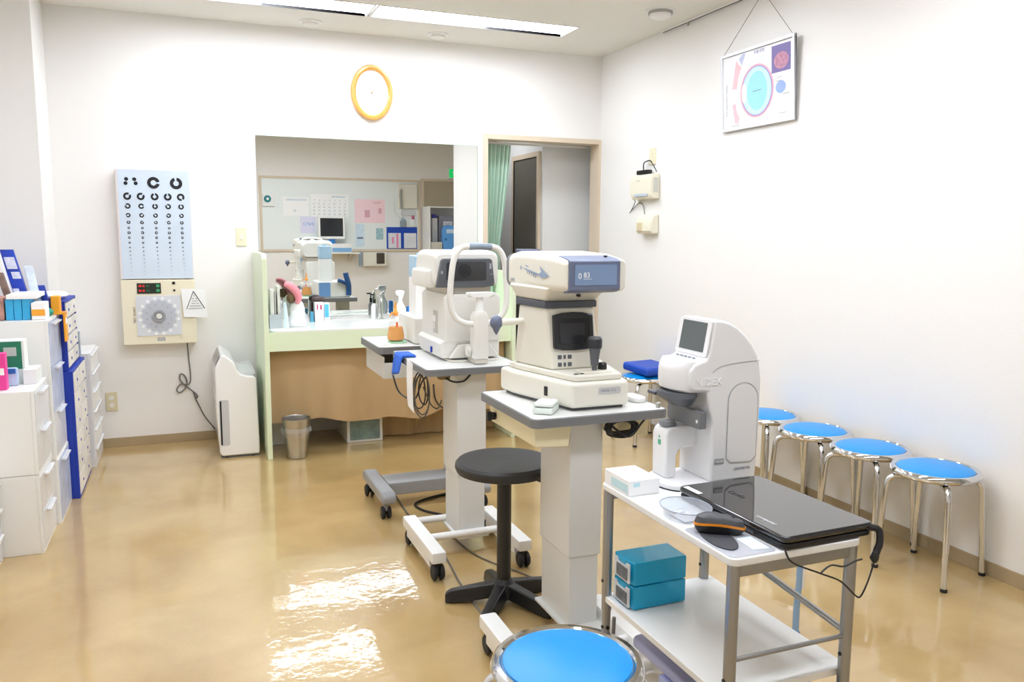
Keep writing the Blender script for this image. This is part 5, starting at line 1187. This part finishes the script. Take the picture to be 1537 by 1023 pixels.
# open white shelving further right with blue dispenser
cs = thing('shelving', 'white open shelving by the door, seen at the right of mirror', 'shelf', (3.70, YW+.2, 0))
SX0, SX1, SY0, SY1 = 3.44, 4.10, YW+.005, YW+.42
obj('side', MB().box(SX0, SX0+.02, SY0, SY1, 0, 1.83, .002), WHITE, cs); obj('side', MB().box(SX1-.02, SX1, SY0, SY1, 0, 1.83, .002), WHITE, cs)
obj('back', MB().box(SX0+.02, SX1-.02, SY0, SY0+.01, 0, 1.81), WHITE, cs)
for z in (.05, .6, 1.16, 1.81): obj('board', MB().box(SX0+.02, SX1-.02, SY0+.01, SY1, z, z+.02, .002), WHITE, cs)
gb_ = thing('grey_binder', 'grey file box with white label on the open shelving', 'file box', (3.78, YW+.2, 1.1805))
obj('box', MB().box(3.64, 3.90, YW+.05, YW+.26, 1.1805, 1.70, .003), mat('binder_grey', '8f909c', .5), gb_)
obj('label', MB().box(3.71, 3.85, YW+.26, YW+.262, 1.53, 1.61), PAPER, gb_); text('FILES', REAR((3.83, YW+.2622, 1.57)), .05, INKG, gb_)
pp_ = thing('refill_pack', 'white pack with purple cap left of the grey file box', 'pack', (3.57, YW+.2, 1.1805))
obj('pack', MB().box(3.535, 3.625, YW+.14, YW+.24, 1.1805, 1.66, .01), WHITE, pp_); obj('cap', MB().box(3.545, 3.61, YW+.16, YW+.22, 1.66, 1.72, .005), mat('cap_purple', '4d4ab0', .5), pp_)
dp = thing('soap_dispenser', 'light blue soap dispenser at the front of the open shelving', 'dispenser', (3.78, YW+.36, 1.1805))
obj('body', MB().prism([(3.66, 1.1805), (3.885, 1.1805), (3.89, 1.48), (3.86, 1.535), (3.80, 1.55), (3.73, 1.55), (3.68, 1.535), (3.655, 1.48)], 'y', YW+.30, YW+.41, .015), mat('dispenser_blue', '5fa6ec', .35), dp)
obj('label', MB().box(3.71, 3.84, YW+.41, YW+.412, 1.43, 1.49), mat('dispenser_label', 'cfe4fa', .5), dp)
obj('window', MB().cyl((3.70, YW+.409, 1.34), (3.70, YW+.413, 1.34), .02), mat('dispenser_window', '2f6fa8', .3), dp)
card('grey_carton', 3.47, 3.645, YW+.28, YW+.41, 1.1805, 1.30, mat('carton_stone', 'cfccc0', .6), 'stone grey carton left of the blue soap dispenser', 'carton')
# beige door on the rear wall and exit sign
dd_ = struct('door_2', MB().box(3.44, 3.475, YW, YW+.02, 0, 2.26).box(4.30, 4.335, YW, YW+.02, 0, 2.26).box(3.475, 4.30, YW, YW+.02, 2.225, 2.26), FRAME)
struct('door_leaf', MB().box(3.475, 4.30, YW, YW+.008, .01, 2.225), mat('taupe_door', 'b5a991', .55), dd_)
ex_ = thing('exit_sign', 'small green exit sign beside the far door, seen in the mirror', 'exit sign', (3.94, YW, 2.29))
obj('housing', MB().box(3.86, 4.16, YW, YW+.05, 2.275, 2.43, .004), WHITE, ex_)
obj('face', MB().box(3.87, 4.15, YW+.05, YW+.052, 2.285, 2.42), mat('exit_green', '17b65c', .5, emit=.8), ex_)
text('EXIT', REAR((4.08, YW+.0522, 2.352)), .08, PAPER, ex_)

# ------------------------------------------------------------------ light, camera, output
la = bpy.data.lights.new('PassageLamp', 'AREA'); la.size = .5; la.energy = 7; la.color = (.95, .97, 1)  # added fill that brightens the passage, no fixture belongs to it
lo_ = bpy.data.objects.new('PassageLamp', la); COL.objects.link(lo_); lo_.location = (2.25, 6.75, 2.48)
w = bpy.data.worlds.new('World'); SC.world = w; w.use_nodes = True
w.node_tree.nodes['Background'].inputs[0].default_value = (.8, .83, .9, 1); w.node_tree.nodes['Background'].inputs[1].default_value = .15
cam = bpy.data.cameras.new('Camera'); co = bpy.data.objects.new('Camera', cam); COL.objects.link(co)
F, PITCH, YAW, ROLL = 1226.14, .129666, .380563, .00619308
cam.sensor_fit = 'HORIZONTAL'; cam.sensor_width = 36; cam.lens = F/1537*36; cam.clip_start = .02
fw = Vector((sin(YAW)*cos(PITCH), cos(YAW)*cos(PITCH), -sin(PITCH))); rt0 = Vector((cos(YAW), -sin(YAW), 0)); up0 = rt0.cross(fw)
rgt = rt0*cos(ROLL)+up0*sin(ROLL); upv = up0*cos(ROLL)-rt0*sin(ROLL)
M = Matrix((rgt, upv, -fw)).transposed().to_4x4(); M.translation = (0, 0, CAM_H)
co.matrix_world = M
SC.camera = co
vs = SC.view_settings
vs.view_transform = 'Standard'; vs.look = 'None'; vs.gamma = 1; vs.use_curve_mapping = False; vs.exposure = .1
SC.cycles.max_bounces = 10; SC.cycles.diffuse_bounces = 5; SC.cycles.glossy_bounces = 6; SC.cycles.transparent_max_bounces = 16
SC.cycles.sample_clamp_indirect = 8; SC.cycles.caustics_reflective = False; SC.cycles.caustics_refractive = False
SC.cycles.use_denoising = True
